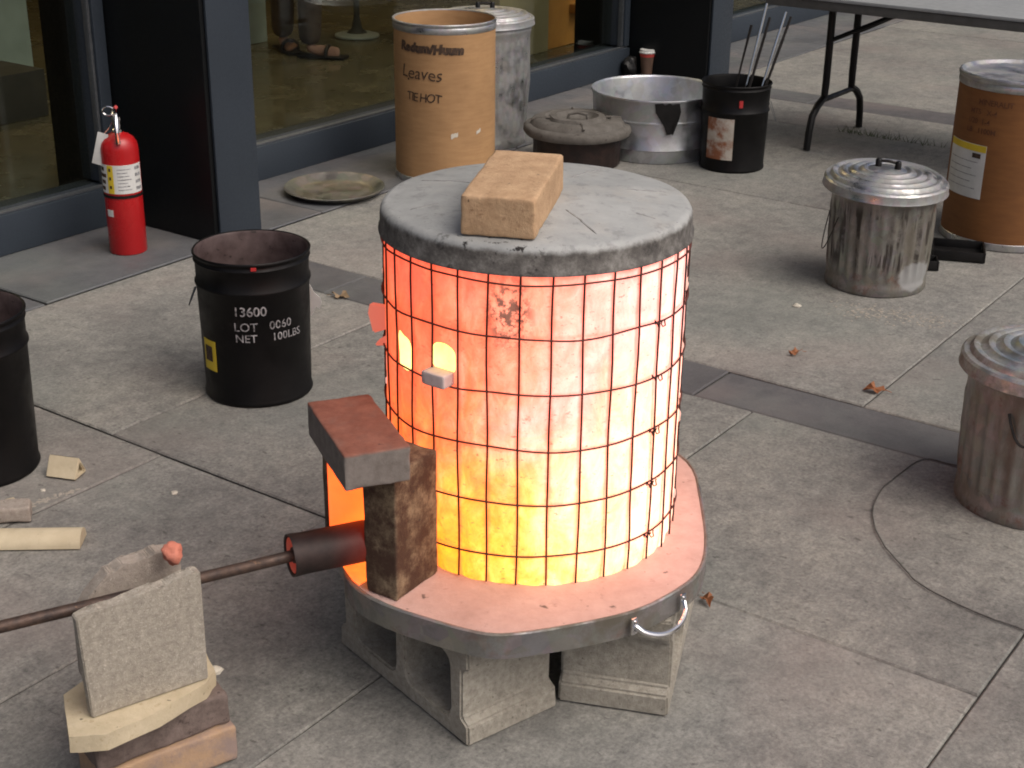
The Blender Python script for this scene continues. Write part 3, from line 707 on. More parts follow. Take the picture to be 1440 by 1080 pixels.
# handle on the front right facet
ha, hb = Vector((.200, 2.012)) - KC, Vector((.286, 2.088)) - KC
hd = (hb - ha).normalized(); hn_ = Vector((hd.y, -hd.x))
for p in (ha, hb):
    bm = bmesh.new(); mt = Matrix.Translation((p.x + hn_.x * .003, p.y + hn_.y * .003, .026)) @ Matrix.Rotation(math.atan2(hd.y, hd.x), 4, 'Z')
    box(bm, (0, 0, 0), (.012, .005, .030), .0015, mt)
    for dz in (-.009, .009): box(bm, (0, -.004, dz), (.005, .004, .005), .0012, mt)
    finish(bm, 'handle_mount', 'chrome', tray)
pts = []
for i in range(17):
    u = i / 16; o_ = math.sin(math.pi * u) ** .55
    p = ha.lerp(hb, u) + hn_ * (.006 + .026 * o_); pts.append((p.x, p.y, .028 - .022 * o_))
finish(tube(pts, .0048, 10), 'bail_handle', 'chrome', tray)

# ---- cinder blocks
def cinder(name, loc, rz, label, group):
    """cored face in local XZ at y=0, length along +x, depth along +y; the moulded ends carry a recess"""
    Lb, Hb, D = .39, .189, .19
    prof_ = [(0, 0), (Lb, 0), (Lb, .040), (Lb - .017, .050), (Lb - .017, .139), (Lb, .149), (Lb, Hb), (0, Hb), (0, .149), (.017, .139), (.017, .050), (0, .040)]
    bm = bmesh.new()
    def loop(P): vs_ = [bm.verts.new((x, 0, z)) for x, z in P]; return [bm.edges.new((vs_[i], vs_[(i + 1) % len(vs_)])) for i in range(len(vs_))]
    def rr(x0, x1, z0, z1, r=.02):
        P = []
        for cx, cz, s0 in ((x1 - r, z1 - r, 0), (x0 + r, z1 - r, 90), (x0 + r, z0 + r, 180), (x1 - r, z0 + r, 270)):
            for q in range(4): a = R_(s0 + q * 30); P.append((cx + r * math.cos(a), cz + r * math.sin(a)))
        return P
    es = loop(prof_)
    for x0, x1 in ((.050, .180), (.210, .340)): es += loop(rr(x0, x1, .034, .155))
    bmesh.ops.triangle_fill(bm, edges=es, use_beauty=True, normal=(0, -1, 0))
    r = bmesh.ops.extrude_face_region(bm, geom=bm.faces[:])
    for v in r['geom']:
        if isinstance(v, bmesh.types.BMVert): v.co.y += D
    bmesh.ops.recalc_face_normals(bm, faces=bm.faces[:])
    sharp = [e for e in bm.edges if len(e.link_faces) == 2 and e.calc_face_angle(0) > .5]
    bmesh.ops.bevel(bm, geom=sharp, offset=.004, segments=2, affect='EDGES')
    for v in bm.verts: v.co += Vector([mnoise.noise(v.co * 23 + Vector((i * 7, 0, loc[0] * 9))) * .0022 for i in range(3)])
    for v in bm.verts: v.co.z = max(0.0005, min(Hb + .0006, v.co.z))
    o = finish(bm, name, 'block', None, 45); o.location = loc; o.rotation_euler.z = rz; return tag(o, label, 'concrete block', group)
gb = 'concrete blocks under the kiln tray'
cinder('cinder_block', (-.306 - .003, 2.277, .0005), R_(-51.4), 'grey concrete block showing two dark cores, under left front of kiln tray', gb)
cinder('cinder_block', (.271, 2.059, .0005), R_(76.8), 'grey concrete block beneath the chrome handle, under right front of kiln tray', gb)
# second block is seen on its end: turn it so its moulded end faces the viewer
b2 = bpy.data.objects['cinder_block.001']; b2.location = (.271, 2.062, .0005); b2.rotation_euler.z = R_(76.8)

# ---- fire box: three bricks, burner
fb = brick('standing_brick', (.064, .114, .229), 'sootbrick', (-.179, 2.1055, .2375), R_(-33), 'scorched tan and black brick standing on end in front of burner', 0, 5, .004, .0014)
bb = brick('standing_brick', (.064, .114, .229), 'sootbrick', (-.259, 2.209, .2375), R_(-78), 'brick on end behind the burner with orange glowing inner face', 0, 8, .004, .0014)
bm = rough_block((.108, .003, .222), .001, .0006, 8, 2); hf = finish(bm, 'glowing_face', 'hotface', bb, 60); hf.location = (.0338, 0, .004); hf.rotation_euler.z = R_(90)
brick('capping_brick', (.106, .218, .060), 'redbrick', (-.2455, 2.103, .4675), R_(22.5), 'reddish brown hard brick laid flat across the two standing bricks', 0, 11, .005, .0012)
BA = R_(24.5)
bur = thing('gas_burner', 'rusty pipe burner with fat dark barrel pointing into the kiln port', 'burner', (-.355, 2.056, .312), BA)
bm = bmesh.new(); seg = 28
def xl(prof, name, mat):
    bm = lathe(prof, 28); 
    for v in bm.verts: v.co = Vector((v.co.z, v.co.x, v.co.y))
    return finish(bm, name, mat, bur, 40)
xl([(.031, .003), (.0325, .0), (.0355, -.001), (.0358, .004), (.0345, .02), (.0345, .126), (.034, .130), (.030, .130), (.030, .126)], 'barrel', 'barrel')
xl([(.0299, .126), (.0299, .002)], 'barrel_bore', 'barrel_in')
ca, sa = math.cos(BA), math.sin(BA)
def toloc(p): dx, dy, dz = p[0] + .355, p[1] - 2.056, p[2] - .312; return (dx * ca + dy * sa, -dx * sa + dy * ca, dz)
pp = [(-1.25, 1.555, .318), (-.95, 1.722, .316), (-.752, 1.833, .314), (-.657, 1.888, .312), (-.483, 1.986, .311), (-.40, 2.031, .311), (-.345, 2.060, .312)]
finish(tube([toloc(p) for p in pp], .0098, 12), 'pipe', 'pipe', bur)
finish(tube([toloc(p) for p in [(-.352, 2.057, .312), (-.33, 2.067, .312), (-.30, 2.08, .312), (-.27, 2.093, .312)]], [.013, .022, .018, .012], 12), 'nozzle', 'pipe', bur)
xl([(0, .12), (.012, .10), (.024, .125), (.029, .16), (.027, .19), (.018, .215), (0, .235)], 'flame', 'flame')

# ---- support stack under the pipe
SA = R_(34)
def stackpt(p): return p
brick('stacked_brick', (.225, .114, .064), 'tanbrick', (-.562, 1.922, .0005), SA, 'tan pinkish brick at the bottom of the pipe support stack', 0, 21, .006, .002, 'bricks under the burner pipe')
brick('stacked_brick', (.222, .114, .058), 'darkbrick', (-.571, 1.925, .0665), R_(37), 'dark purplish brick in the middle of the pipe support stack', 0, 24, .007, .0024, 'bricks under the burner pipe')
poly = [(-.690, 1.890), (-.655, 1.785), (-.600, 1.792), (-.535, 1.850), (-.478, 1.925), (-.470, 1.962), (-.515, 2.055), (-.62, 2.03)]
cx, cy = -.58, 1.90
bm = prism([(x - cx, y - cy) for x, y in [Vector(p) for p in poly]], 0, .029)
bmesh.ops.subdivide_edges(bm, edges=bm.edges[:], cuts=2, use_grid_fill=True)
for v in bm.verts: v.co += Vector([mnoise.noise(v.co * 40 + Vector((i * 5, 1, 2))) * .003 for i in range(2)] + [0])
o = tag(finish(bm, 'broken_brick', 'cream', None, 40, (cx, cy, .1255)), 'broken cream soft brick slice wedged beneath the upright grey slab', 'brick')
def slabpiece(name, mat, pl, pr, width_pts, th, label, lean):
    """upright broken shelf: width_pts = (u along, height) outline, standing on the line pl-pr"""
    a = Vector((pl[0], pl[1], pl[2])); ax = Vector((pr[0] - pl[0], pr[1] - pl[1], 0)).normalized(); nb = Vector((-ax.y, ax.x, 0))
    bm = bmesh.new(); P = width_pts; f = [bm.verts.new((u, 0, h)) for u, h in P]; b_ = [bm.verts.new((u, th, h)) for u, h in P]
    bm.faces.new(f); bm.faces.new(b_[::-1])
    for i in range(len(P)): bm.faces.new((f[i], b_[i], b_[(i + 1) % len(P)], f[(i + 1) % len(P)]))
    bmesh.ops.bevel(bm, geom=bm.edges[:], offset=.002, segments=2, affect='EDGES')
    o = finish(bm, name, mat, None, 40); o.location = a; o.rotation_euler = (lean, 0, math.atan2(ax.y, ax.x)); return tag(o, label, 'kiln shelf')
def ragged(u0, h0, u1, h1, n, amp, seed):
    return [(u0 + (u1 - u0) * i / n, h0 + (h1 - h0) * i / n + (amp * mnoise.noise(Vector((i * 1.7 + seed, seed, 0))) if 0 < i < n else 0)) for i in range(n + 1)]
W1 = .193
slabpiece('kiln_shelf_piece', 'shelf', (-.630, 1.829, .1555), (-.474, 1.938, .1555), [(0, 0), (W1 - .004, 0)] + ragged(W1 - .008, .203, -.010, .186, 18, .013, 3), .020, 'upright grey gritty slab in front of the burner pipe', R_(4))
slabpiece('kiln_shelf_piece', 'shelf_back', (-.668, 1.925, .1555), (-.515, 2.034, .1555), [(0, 0), (.17, 0), (.172, .185)] + ragged(.145, .192, .055, .184, 12, .018, 8) + [(.02, .150), (.0, .12)], .028, 'brown grey broken slab behind the burner pipe, left of pink lump', R_(3))
bm = bmesh.new(); bmesh.ops.create_icosphere(bm, subdivisions=3, radius=.016)
for v in bm.verts: v.co = v.co * (1 + .35 * mnoise.noise(v.co * 90) + .22 * mnoise.noise(v.co * 260)); v.co.z *= 1.15
o = tag(finish(bm, 'refractory_lump', 'ember', None, 60, (-.523, 1.975, .362)), 'salmon pink refractory lump on the top corner of the slab', 'lump')

# ================================================================== CONTAINERS
def pail(name, loc, label, r0=.134, r1=.141, h=.376, rz=0, group=None, hoopz=(.30,), inside='drum_inside', wob=.0015):
    t = thing(name, label, 'drum', (loc[0], loc[1], .002), rz, group)
    prof = [(r0 - .004, .0), (r0 + .001, .0), (r0 + .003, .004), (r0 + .002, .010), (r0, .016)]
    z = .016
    for hz in hoopz: rr = r0 + (r1 - r0) * hz / h; prof += [(rr, hz - .008), (rr + .004, hz - .003), (rr + .0045, hz), (rr + .004, hz + .003), (rr, hz + .008)]
    prof += [(r1, h - .022), (r1 + .0035, h - .018), (r1 + .001, h - .013), (r1, h - .010), (r1 + .001, h - .006), (r1 + .005, h - .003), (r1 + .0055, h), (r1 + .003, h + .003), (r1, h + .0015)]
    finish(lathe(prof, 72, wob=wob, seed=loc[0]), 'drum_wall', 'black', t, 50)
    finish(lathe([(r1 - .0003, h + .001), (r1 - .003, h - .004), (r1 - .003, h - .05), (r0 - .004, .02), (r0 - .006, .006), (0, .005)], 72, wob=wob, seed=loc[0]), 'drum_liner', inside, t, 50)
    finish(lathe([(r0 - .002, .0012), (0, .0012)], 48), 'drum_bottom', 'black', t, 50)
    return t
d1 = pail('steel_drum', (-.652, 3.458), 'open black steel drum with white stencilled lettering and yellow label', group='open black steel drums')
wrap_text('13600', .034, .1395, -12, .245, 'stencil', d1, 'stencil_lettering', .0004, 0, .0, .98)
for s_, sz, a0, z0 in (('LOT', .031, -12, .206), ('0060', .030, 24, .208), ('NET', .029, -11, .177), ('100LBS', .028, 26, .178)):
    wrap_text(s_, sz, .139, a0, z0, 'stencil', d1, 'stencil_lettering', .0002, 0, .0, 1.0)
yl = finish(cylpatch(.1375, -58, -37, .085, .165, .001), 'yellow_label', 'yellow', d1, 0)
finish(cylpatch(.1388, -54, -42, .11, .15, .0008), 'black_square', 'ink', yl, 0)
def bailpts(R, a0, z0, z1, out, n=14): 
    q = []
    for i in range(n + 1):
        u = i / n; a = R_(a0 - 14 + 28 * u); rr = R + .003 + out * math.sin(math.pi * u); q.append((rr * math.sin(a), -rr * math.cos(a), z0 - (z0 - z1) * math.sin(math.pi * u)))
    return q
finish(tube(bailpts(.141, -88, .285, .225, .02), .0016, 6), 'bail_wire', 'bead', d1)
# torn white tag on the right flank
bm = bmesh.new(); a = R_(86); P = [(0, .285), (.012, .262), (.026, .252), (.030, .238), (.024, .222), (.014, .228), (.010, .215), (0, .200)]
f = [bm.verts.new((.142 + u, -.008 - u * .3, z)) for u, z in P]; b_ = [bm.verts.new((.142 + u, -.006 - u * .3, z)) for u, z in P]
bm.faces.new(f); bm.faces.new(b_[::-1])
for i in range(len(P)): bm.faces.new((f[i], b_[i], b_[(i + 1) % len(P)], f[(i + 1) % len(P)]))
finish(bm, 'torn_tag', 'tagwhite', d1, 0)
finish(cylpatch(.1468, 9, 14, .363, .372, .0012, 4), 'red_sticker', 'mark_red', d1, 0)
d2 = pail('steel_drum', (-1.218, 2.985), 'open black steel drum cut off by the left edge of picture', group='open black steel drums')
finish(tube(bailpts(.142, 20, .30, .26, .012), .003, 6), 'bail_wire', 'bead', d2)
# pail with tongs
d3 = pail('tall_black_pail', (.874, 5.765), 'black pail holding metal tongs beside the galvanised tub', .127, .134, .340, hoopz=(.235,), inside='black', wob=.001)
finish(cylpatch(.1315, -58, -8, .052, .215, .0012), 'stained_label', 'stained', d3, 0)
finish(cylpatch(.1355, -2, 4, .262, .29, .001, 4), 'red_sticker', 'mark_red', d3, 0)
finish(tube(bailpts(.134, 92, .27, .18, .03), .0012, 6), 'bail_wire', 'bead', d3)
def tongs(p0, p1, q1, label):
    a = Vector(p0); t = thing('tongs', label, 'tongs', p0, 0, 'tongs standing in the black pail')
    for e, m_ in ((p1, 'chrome'), (q1, 'darkmetal')):
        dv = Vector(e) - a; mid = dv * .55
        finish(tube([(0, 0, 0), mid * .5, mid, dv * .8, dv], [.005, .005, .0055, .006, .005], 8), 'tong_arm', m_, t)
    finish(lathe([(0, -.004), (.008, -.004), (.008, .004), (0, .004)], 12), 'pivot', 'darkmetal', t).location = (Vector(p1) - a) * .12
    return t
tongs((.862, 5.74, .06), (.972, 5.79, .640), (.990, 5.80, .585), 'long metal tongs on the left in the black pail')
tongs((.905, 5.73, .06), (1.045, 5.77, .612), (1.070, 5.79, .590), 'long metal tongs on the right in the black pail')
rt = tag(finish(tube([(.83, 5.80, .02), (.895, 5.82, .40), (.925, 5.83, .55)], [.004, .004, .006], 8), 'poker_rod', 'darkmetal'), 'thin dark iron rod leaning in the black pail', 'rod')

# galvanised cans
def can(name, loc, label, r0=.152, r1=.160, h=.325, mat='galv_dirty', lidmat_='galv', lidR=.188, ribs=30, group=None, rz=0, handle=True, lidtilt=(0, 0), big=False):
    t = thing(name, label, 'trash can', (loc[0], loc[1], .002), rz, group)
    def rib(a, z):
        w = max(0, min(1, (z - h * .16) / (h * .06))) * max(0, min(1, (h * .80 - z) / (h * .06)))
        return .0034 * w * math.cos(a * ribs)
    prof = [(r0 - .006, 0), (r0 + .001, 0), (r0 + .003, .004), (r0 + .002, .03), (r0, .036)]
    for i in range(13): z = h * (.14 + .72 * i / 12); prof.append((r0 + (r1 - r0) * z / h, z))
    prof += [(r1, h * .9), (r1 + .003, h * .92), (r1 + .003, h * .935), (r1, h * .95), (r1, h), (r1 - .003, h), (r1 - .003, h * .5), (r0 - .004, .01), (0, .009)]
    finish(lathe(prof, 240, rib=rib, wob=.0012, seed=loc[0]), 'can_body', mat, t, 45)
    l = thing(name.replace('trash_can', 'can_lid'), 'round ribbed metal lid on the ' + label, 'lid', (loc[0], loc[1], h + .002), rz)
    l.rotation_euler = (lidtilt[0], lidtilt[1], rz)
    lp = [(lidR - .006, -.018), (lidR - .001, -.022), (lidR + .002, -.019), (lidR, -.012), (lidR - .001, .006), (lidR - .006, .011), (lidR - .018, .012)]
    for q in (.82, .66, .50, .34):
        zc = .013 + (1 - q) * .034; lp += [(lidR * (q + .07), zc - .001), (lidR * (q + .045), zc + .0045), (lidR * (q - .0), zc + .0045), (lidR * (q - .03), zc + .001)]
    lp += [(lidR * .2, .042), (0, .043)]
    finish(lathe(lp, 96, wob=.0012, seed=loc[1]), 'lid_shell', lidmat_, l, 40)
    hp = [(-.032, 0, .036), (-.030, 0, .052), (-.022, 0, .060), (0, 0, .062), (.022, 0, .060), (.030, 0, .052), (.032, 0, .036)]
    finish(tube(hp, .0045, 8), 'lid_handle', 'darkmetal', l)
    for s in (-1, 1): finish(lathe([(0, .030), (.010, .030), (.010, .062), (.007, .066), (0, .066)], 12), 'handle_post', 'plastic_black', l, 40, (s * .03, 0, 0))
    return t, l
c1, l1 = can('trash_can', (1.137, 4.351), 'stained galvanised can with streaked ribs near the brown fibre drum', lidtilt=(R_(1.5), R_(2.0)))
l1['label'] = 'shiny ribbed galvanised lid with black handle on streaked can beside brown drum'
l1.rotation_euler.z = R_(-28)
finish(tube(bailpts(.157, -82, .225, .115, .022), .0017, 6), 'bail_wire', 'darkmetal', c1)
c2, l2 = can('trash_can', (1.150, 2.885), 'rust stained galvanised can cut off by the right edge of picture', .157, .165, .330, 'galv_rusty', 'galv_lid_rusty', .186)
l2['label'] = 'scaly rusted lid on the can at right edge of picture'
finish(tube(bailpts(.165, -30, .26, .20, .012), .003, 6), 'bail_wire', 'darkmetal', c2)
# tall can behind the tan drum
t3, l3 = can('tall_trash_can', (-.130, 6.125), 'tall shiny galvanised can standing behind tan fibre drum', .172, .190, .515, 'galv', 'galv', .205, 36)
l3['label'] = 'galvanised lid on the tall can behind tan fibre drum'
# tub
tub = thing('wash_tub', 'round galvanised wash tub between sooty can and black pail', 'tub', (.580, 6.01, .002))
finish(lathe([(.236, 0), (.243, .0), (.245, .006), (.249, .05), (.2515, .052), (.2515, .057), (.249, .06), (.257, .16), (.2595, .162), (.2595, .168), (.257, .17), (.262, .245), (.266, .250), (.268, .255), (.266, .260), (.262, .258), (.259, .250), (.240, .012), (0, .010)], 96, wob=.002), 'tub_wall', 'tub', tub, 45)
bm = cylpatch(.2625, -6, 16, .125, .249, .0025, 10)
for v in bm.verts:
    a = math.degrees(math.atan2(v.co.x, -v.co.y)); f = (.249 - v.co.z) / .124; a2 = a + (9 - a) * max(0, f - .15) * .95; r = math.hypot(v.co.x, v.co.y) + .004 * (1 - f)
    a2 += 1.6 * mnoise.noise(Vector((a * .3, v.co.z * 40, 2))) + (2.2 if a > 9 else 0) * math.sin(f * 3.0)
    v.co.x = r * math.sin(R_(a2)); v.co.y = -r * math.cos(R_(a2)); v.co.z += .008 * mnoise.noise(Vector((a * .5, 4, v.co.z * 20)))
o = finish(bm, 'hanging_rag', 'blackbag', None, 60, (.580, 6.01, .002)); tag(o, 'black pointed scrap hanging from the rim of wash tub', 'rag')
# sooty can with heavy lid
oc = thing('sooty_can', 'low scorched brown can left of the galvanised tub', 'can', (.250, 5.79, .002))
finish(lathe([(.165, 0), (.172, 0), (.174, .006), (.176, .12), (.180, .145), (.176, .145), (.17, .02), (0, .01)], 72, rib=lambda a, z: .002 * math.cos(a * 40)), 'can_body', 'oldcan', oc, 45)
ol = thing('ringed_metal_cover', 'thick grey sooty ringed lid on the scorched brown can', 'lid', (.250, 5.79, .138))
finish(lathe([(.204, -.012), (.212, -.014), (.217, -.006), (.216, .012), (.209, .020), (.196, .024), (.190, .024), (.180, .040), (.165, .046), (.135, .047), (.128, .040), (.118, .040), (.110, .054), (.085, .056), (.075, .040), (.06, .034), (0, .034)], 96, wob=.004), 'lid_shell', 'oldlid', ol, 40)
for ad in (5, 95, 185, 275):
    a = R_(ad); finish(tube([(r * math.sin(a), -r * math.cos(a), .047 - max(0, r - .165) * .4) for r in (.08, .11, .14, .165, .19)], .005, 8), 'pressed_rib', 'oldlid', ol)
hp = [(-.04, 0, .034), (-.035, 0, .058), (0, 0, .066), (.035, 0, .058), (.04, 0, .034)]
finish(tube(hp, .006, 8), 'lid_handle', 'oldlid', ol)
# fibre drums
def fdrum(name, loc, label, R, h, mat, open_=True):
    t = thing(name, label, 'fibre drum', (loc[0], loc[1], .002))
    finish(lathe([(R - .004, 0.012), (R, .012), (R, h - .03), (R - .003, h - .03)], 96, wob=.001, seed=loc[0]), 'drum_wall', mat, t, 45)
    finish(lathe([(R - .008, 0), (R + .002, 0), (R + .003, .006), (R + .002, .022), (R - .0005, .024)], 96), 'bottom_chime', 'galv', t, 45)
    finish(lathe([(R + .0003, h - .036), (R + .002, h - .034), (R + .0035, h - .024), (R + .0025, h - .016), (R + .001, h - .013), (R + .0045, h - .008), (R + .005, h - .002), (R + .002, h + .001), (R - .003, h), (R - .004, h - .004)], 96), 'top_ring', 'galv', t, 45)
    if open_: finish(lathe([(R - .0035, h - .004), (R - .006, h - .03), (R - .006, .03), (0, .03)], 96), 'drum_liner', mat, t, 45)
    return t
f1 = fdrum('fibre_drum', (-.271, 5.59), 'open tan fibre drum with handwritten words by the window', .193, .603, 'kraft')
wrap_text('Redum/Huum', .044, .1935, -53, .505, 'ink', f1, 'handwriting', .0034, .12, -.03, 1.05, wob=.004)
wrap_text('Leaves', .066, .1935, -52, .405, 'ink', f1, 'handwriting', .0, .15, -.04, .98, wob=.006)
wrap_text('.', .05, .1935, -43, .396, 'ink', f1, 'handwriting', .001)
wrap_text('TIE HOT', .046, .1935, -44, .320, 'ink', f1, 'handwriting', .0002, .05, -.02, .80, wob=.006)
bm = bmesh.new()
finish(cylpatch(.1937, 9, 17, .187, .203, .0006, 6, .01, .008, 3), 'scuff', 'crumb', f1, 0)
finish(cylpatch(.1937, 40, 46, .196, .208, .0006, 5, .01, .006, 5), 'scuff', 'crumb', f1, 0)
f2 = fdrum('fibre_drum', (1.692, 4.868), 'brown lidded fibre drum with white and yellow label at right', .205, .560, 'kraft_dark', False)
dl = thing('drum_lid', 'pale metal lid with black clamp on the brown fibre drum', 'lid', (1.692, 4.868, .5625))
finish(lathe([(.2085, -.004), (.2105, -.001), (.209, .004), (.203, .006), (.198, .004), (.192, -.004), (.186, -.006), (0, -.006)], 96), 'lid_plate', 'galv', dl, 40)
bm = bmesh.new(); box(bm, (0, 0, .008), (.09, .05, .022), .006); box(bm, (.02, 0, .022), (.03, .06, .012), .004); o = finish(bm, 'clamp_box', 'plastic_black', dl, 40, (.045, -.085, 0), R_(20))
wrap_text('MINERALIT', .026, .2055, -58, .478, 'inkfaint', f2, 'stamped_lettering', .0003, 0, 0, .95)
wrap_text('MT5   X-4', .024, .2055, -66, .446, 'inkfaint', f2, 'stamped_lettering', .0003, 0, 0, 1)
wrap_text('1/20  1-4', .024, .2055, -68, .414, 'inkfaint', f2, 'stamped_lettering', .0003, 0, 0, 1)
wrap_text('LB   1100M', .024, .2055, -68, .384, 'inkfaint', f2, 'stamped_lettering', .0005, 0, 0, 1)
wl = finish(cylpatch(.2055, -92, -43, .165, .345, .001, 14), 'paper_label', 'white', f2, 0)
finish(cylpatch(.2067, -91.6, -43.2, .322, .344, .0006, 14), 'yellow_stripe', 'yellow', wl, 0)
finish(cylpatch(.2067, -57, -48, .300, .316, .0006, 6), 'black_block', 'ink', wl, 0)
for i, z in enumerate((.285, .262, .240, .218, .196)): finish(cylpatch(.2065, -88, -50 - 6 * (i % 2), z, z + .002, .0005, 10), 'print_line', 'stencil', wl, 0)
# black plastic trays by the brown drum
def traybox(name, loc, rz, s, label):
    bm = bmesh.new(); w, d, h = s
    for c, q in (((0, 0, .003), (w, d, .006)), ((-w / 2 + .003, 0, h / 2), (.006, d, h)), ((w / 2 - .003, 0, h / 2), (.006, d, h)), ((0, -d / 2 + .003, h / 2 + .001), (w - .013, .006, h)), ((0, d / 2 - .003, h / 2 + .001), (w - .013, .006, h))): box(bm, c, q, .0015)
    return tag(finish(bm, name, 'blackbag', None, 40, (loc[0], loc[1], .002), rz), label, 'tray')
traybox('shallow_tray', (1.475, 4.63), R_(-14), (.17, .14, .032), 'shallow black tray against the foot of brown fibre drum')
traybox('small_box', (1.335, 4.50), R_(-8), (.075, .07, .03), 'small dark open box behind the streaked galvanised can')
# round pan on the ground
pn = tag(finish(lathe([(0, .004), (.135, .004), (.150, .008), (.172, .024), (.184, .028), (.188, .026), (.186, .022), (.176, .018), (.155, .002), (.14, .0), (0, .0)], 96, wob=.0006), 'round_pan', 'pan', None, 45, (-.671, 5.286, .004)), 'shallow tarnished round pan lying on the kerb by the window', 'pan')
pn.rotation_euler = (R_(1.0), R_(0), 0)

# ================================================================== FIRE EXTINGUISHER
ex = thing('fire_extinguisher', 'red fire extinguisher standing against the black column', 'fire extinguisher', (-1.263, 4.566, .005))
finish(lathe([(0, .002), (.054, .002), (.058, 0), (.060, .004), (.060, .190), (.0602, .33), (.060, .345), (.056, .362), (.047, .376), (.035, .385), (.022, .390), (.018, .393), (0, .393)], 64), 'cylinder', 'red', ex, 40)
lb = finish(cylpatch(.0605, -95, 88, .205, .298, .0008, 24), 'paper_label', 'white', ex, 0)
finish(cylpatch(.0614, -30, -10, .206, .297, .0006, 6), 'yellow_stripe', 'yellow', lb, 0)
for i in range(3): finish(cylpatch(.0621, -24, -17, .222 + .028 * i, .232 + .028 * i, .0004, 3), 'hazard_symbol', 'ink', lb, 0)
for i in range(4): finish(cylpatch(.0611, -72 + (i % 2) * 9, -44 + (i % 3) * 4, .214 + .021 * i, .226 + .021 * i, .0004, 6), 'pictogram', 'ink', lb, 0)
for i in range(7): finish(cylpatch(.0614, 2, 44 - (i % 3) * 6, .217 + .011 * i, .2195 + .011 * i, .0004, 6), 'print_line', 'stencil', lb, 0)
for i in range(4): finish(cylpatch(.0614, 58, 80, .214 + .022 * i, .224 + .022 * i, .0004, 4), 'pictogram', 'stencil', lb, 0)
finish(lathe([(.0603, .190), (.0625, .190), (.0625, .199), (.0603, .199)], 64), 'strap', 'blackbag', ex, 40)
finish(cylpatch(.0605, -46, -22, .128, .150, .0008, 6), 'inspection_mark', 'white', ex, 0)
finish(lathe([(0, .390), (.017, .390), (.017, .402), (.013, .405), (.013, .430), (.016, .432), (.016, .442), (0, .442)], 24), 'valve', 'chrome', ex, 40)
bm = bmesh.new(); pts = [(-.004, -.006, .440), (-.010, -.018, .452), (.000, -.040, .455), (.012, -.060, .435), (.016, -.070, .385)]
finish(tube([(0, -.008, .446), (.006, -.030, .452), (.011, -.048, .436), (.014, -.058, .400), (.016, -.060, .368)], [.008, .009, .008, .007, .008], 10), 'carry_handle', 'chrome', ex)
finish(tube([(0, .0, .440), (-.004, -.02, .462), (.006, -.045, .470), (.012, -.066, .462)], [.006, .008, .008, .006], 10), 'squeeze_lever', 'chrome', ex)
pts = [(-.020 + .019 * math.cos(2 * math.pi * i / 24), -.012, .462 + .014 * math.sin(2 * math.pi * i / 24)) for i in range(24)]
finish(tube(pts, .0028, 8, closed=True), 'pull_ring', 'chrome', ex)
finish(tube([(-.003, -.004, .458), (.002, -.012, .472), (.008, -.018, .476)], .006, 8), 'safety_tab', 'mark_red', ex)
bm = bmesh.new(); mt = Matrix.Translation((-.052, -.03, .345)) @ Matrix.Rotation(R_(16), 4, 'Y')
box(bm, (0, 0, 0), (.034, .0016, .105), .0006, mt); tg = finish(bm, 'hang_tag', 'tagwhite', ex, 30)
finish(tube([(-.036, -.028, .392), (-.024, -.02, .405), (-.012, -.012, .425)], .001, 5), 'tag_wire', 'chrome', ex)

# ================================================================== TABLE
TT, TY = 5.885, 2.5                                                       # leg frame centre in facade coordinates
tb = thing('folding_table', 'folding table with grey top and black tube legs at upper right', 'table', W(TT, TY - .8), FA)
def TL(t, y, z): return (t - TT, y - (TY - .8), z)
TH_ = .645
bm = bmesh.new(); box(bm, TL(TT, TY - .75, TH_ - .004), (.76, 1.90, .014), .004); finish(bm, 'table_top', 'tabletop', tb)
bm = bmesh.new(); box(bm, TL(TT, TY - .75, TH_ - .030), (.745, 1.885, .036), .004); finish(bm, 'table_apron', 'tableedge', tb)
def legs(y, sgn, br):
    for s in (-1, 1):
        p = [TL(TT + s * .135, y, TH_ - .05), TL(TT + s * .135, y, .26), TL(TT + s * .140, y, .205), TL(TT + s * .20, y, .178), TL(TT + s * .245, y, .14), TL(TT + s * .262, y, .08), TL(TT + s * .27, y, .006)]
        finish(tube(p, .0155, 10), 'leg', 'plastic_black', tb)
    finish(tube([TL(TT - .15, y, .195), TL(TT + .15, y, .195)], .012, 10), 'cross_bar', 'plastic_black', tb)
    finish(tube([TL(TT - .135, y, .44), TL(TT - .07, y + br * .22, .55), TL(TT, y + br * .42, TH_ - .05)], .009, 8), 'brace', 'plastic_black', tb)
    finish(tube([TL(TT + .135, y, .44), TL(TT + .07, y + br * .22, .55), TL(TT, y + br * .42, TH_ - .05)], .009, 8), 'brace', 'plastic_black', tb)
legs(TY, 1, -1); legs(TY - 1.5, -1, 1)
pc = W(5.62, 1.02)
cupb = tag(finish(lathe([(0, 0), (.03, 0), (.034, .004), (.052, .05), (.054, .052), (.05, .05), (.03, .006), (0, .006)], 32), 'bowl', 'tagwhite', None, 40, (pc.x, pc.y, TH_ + .004)), 'small white bowl on the grey folding table', 'bowl')

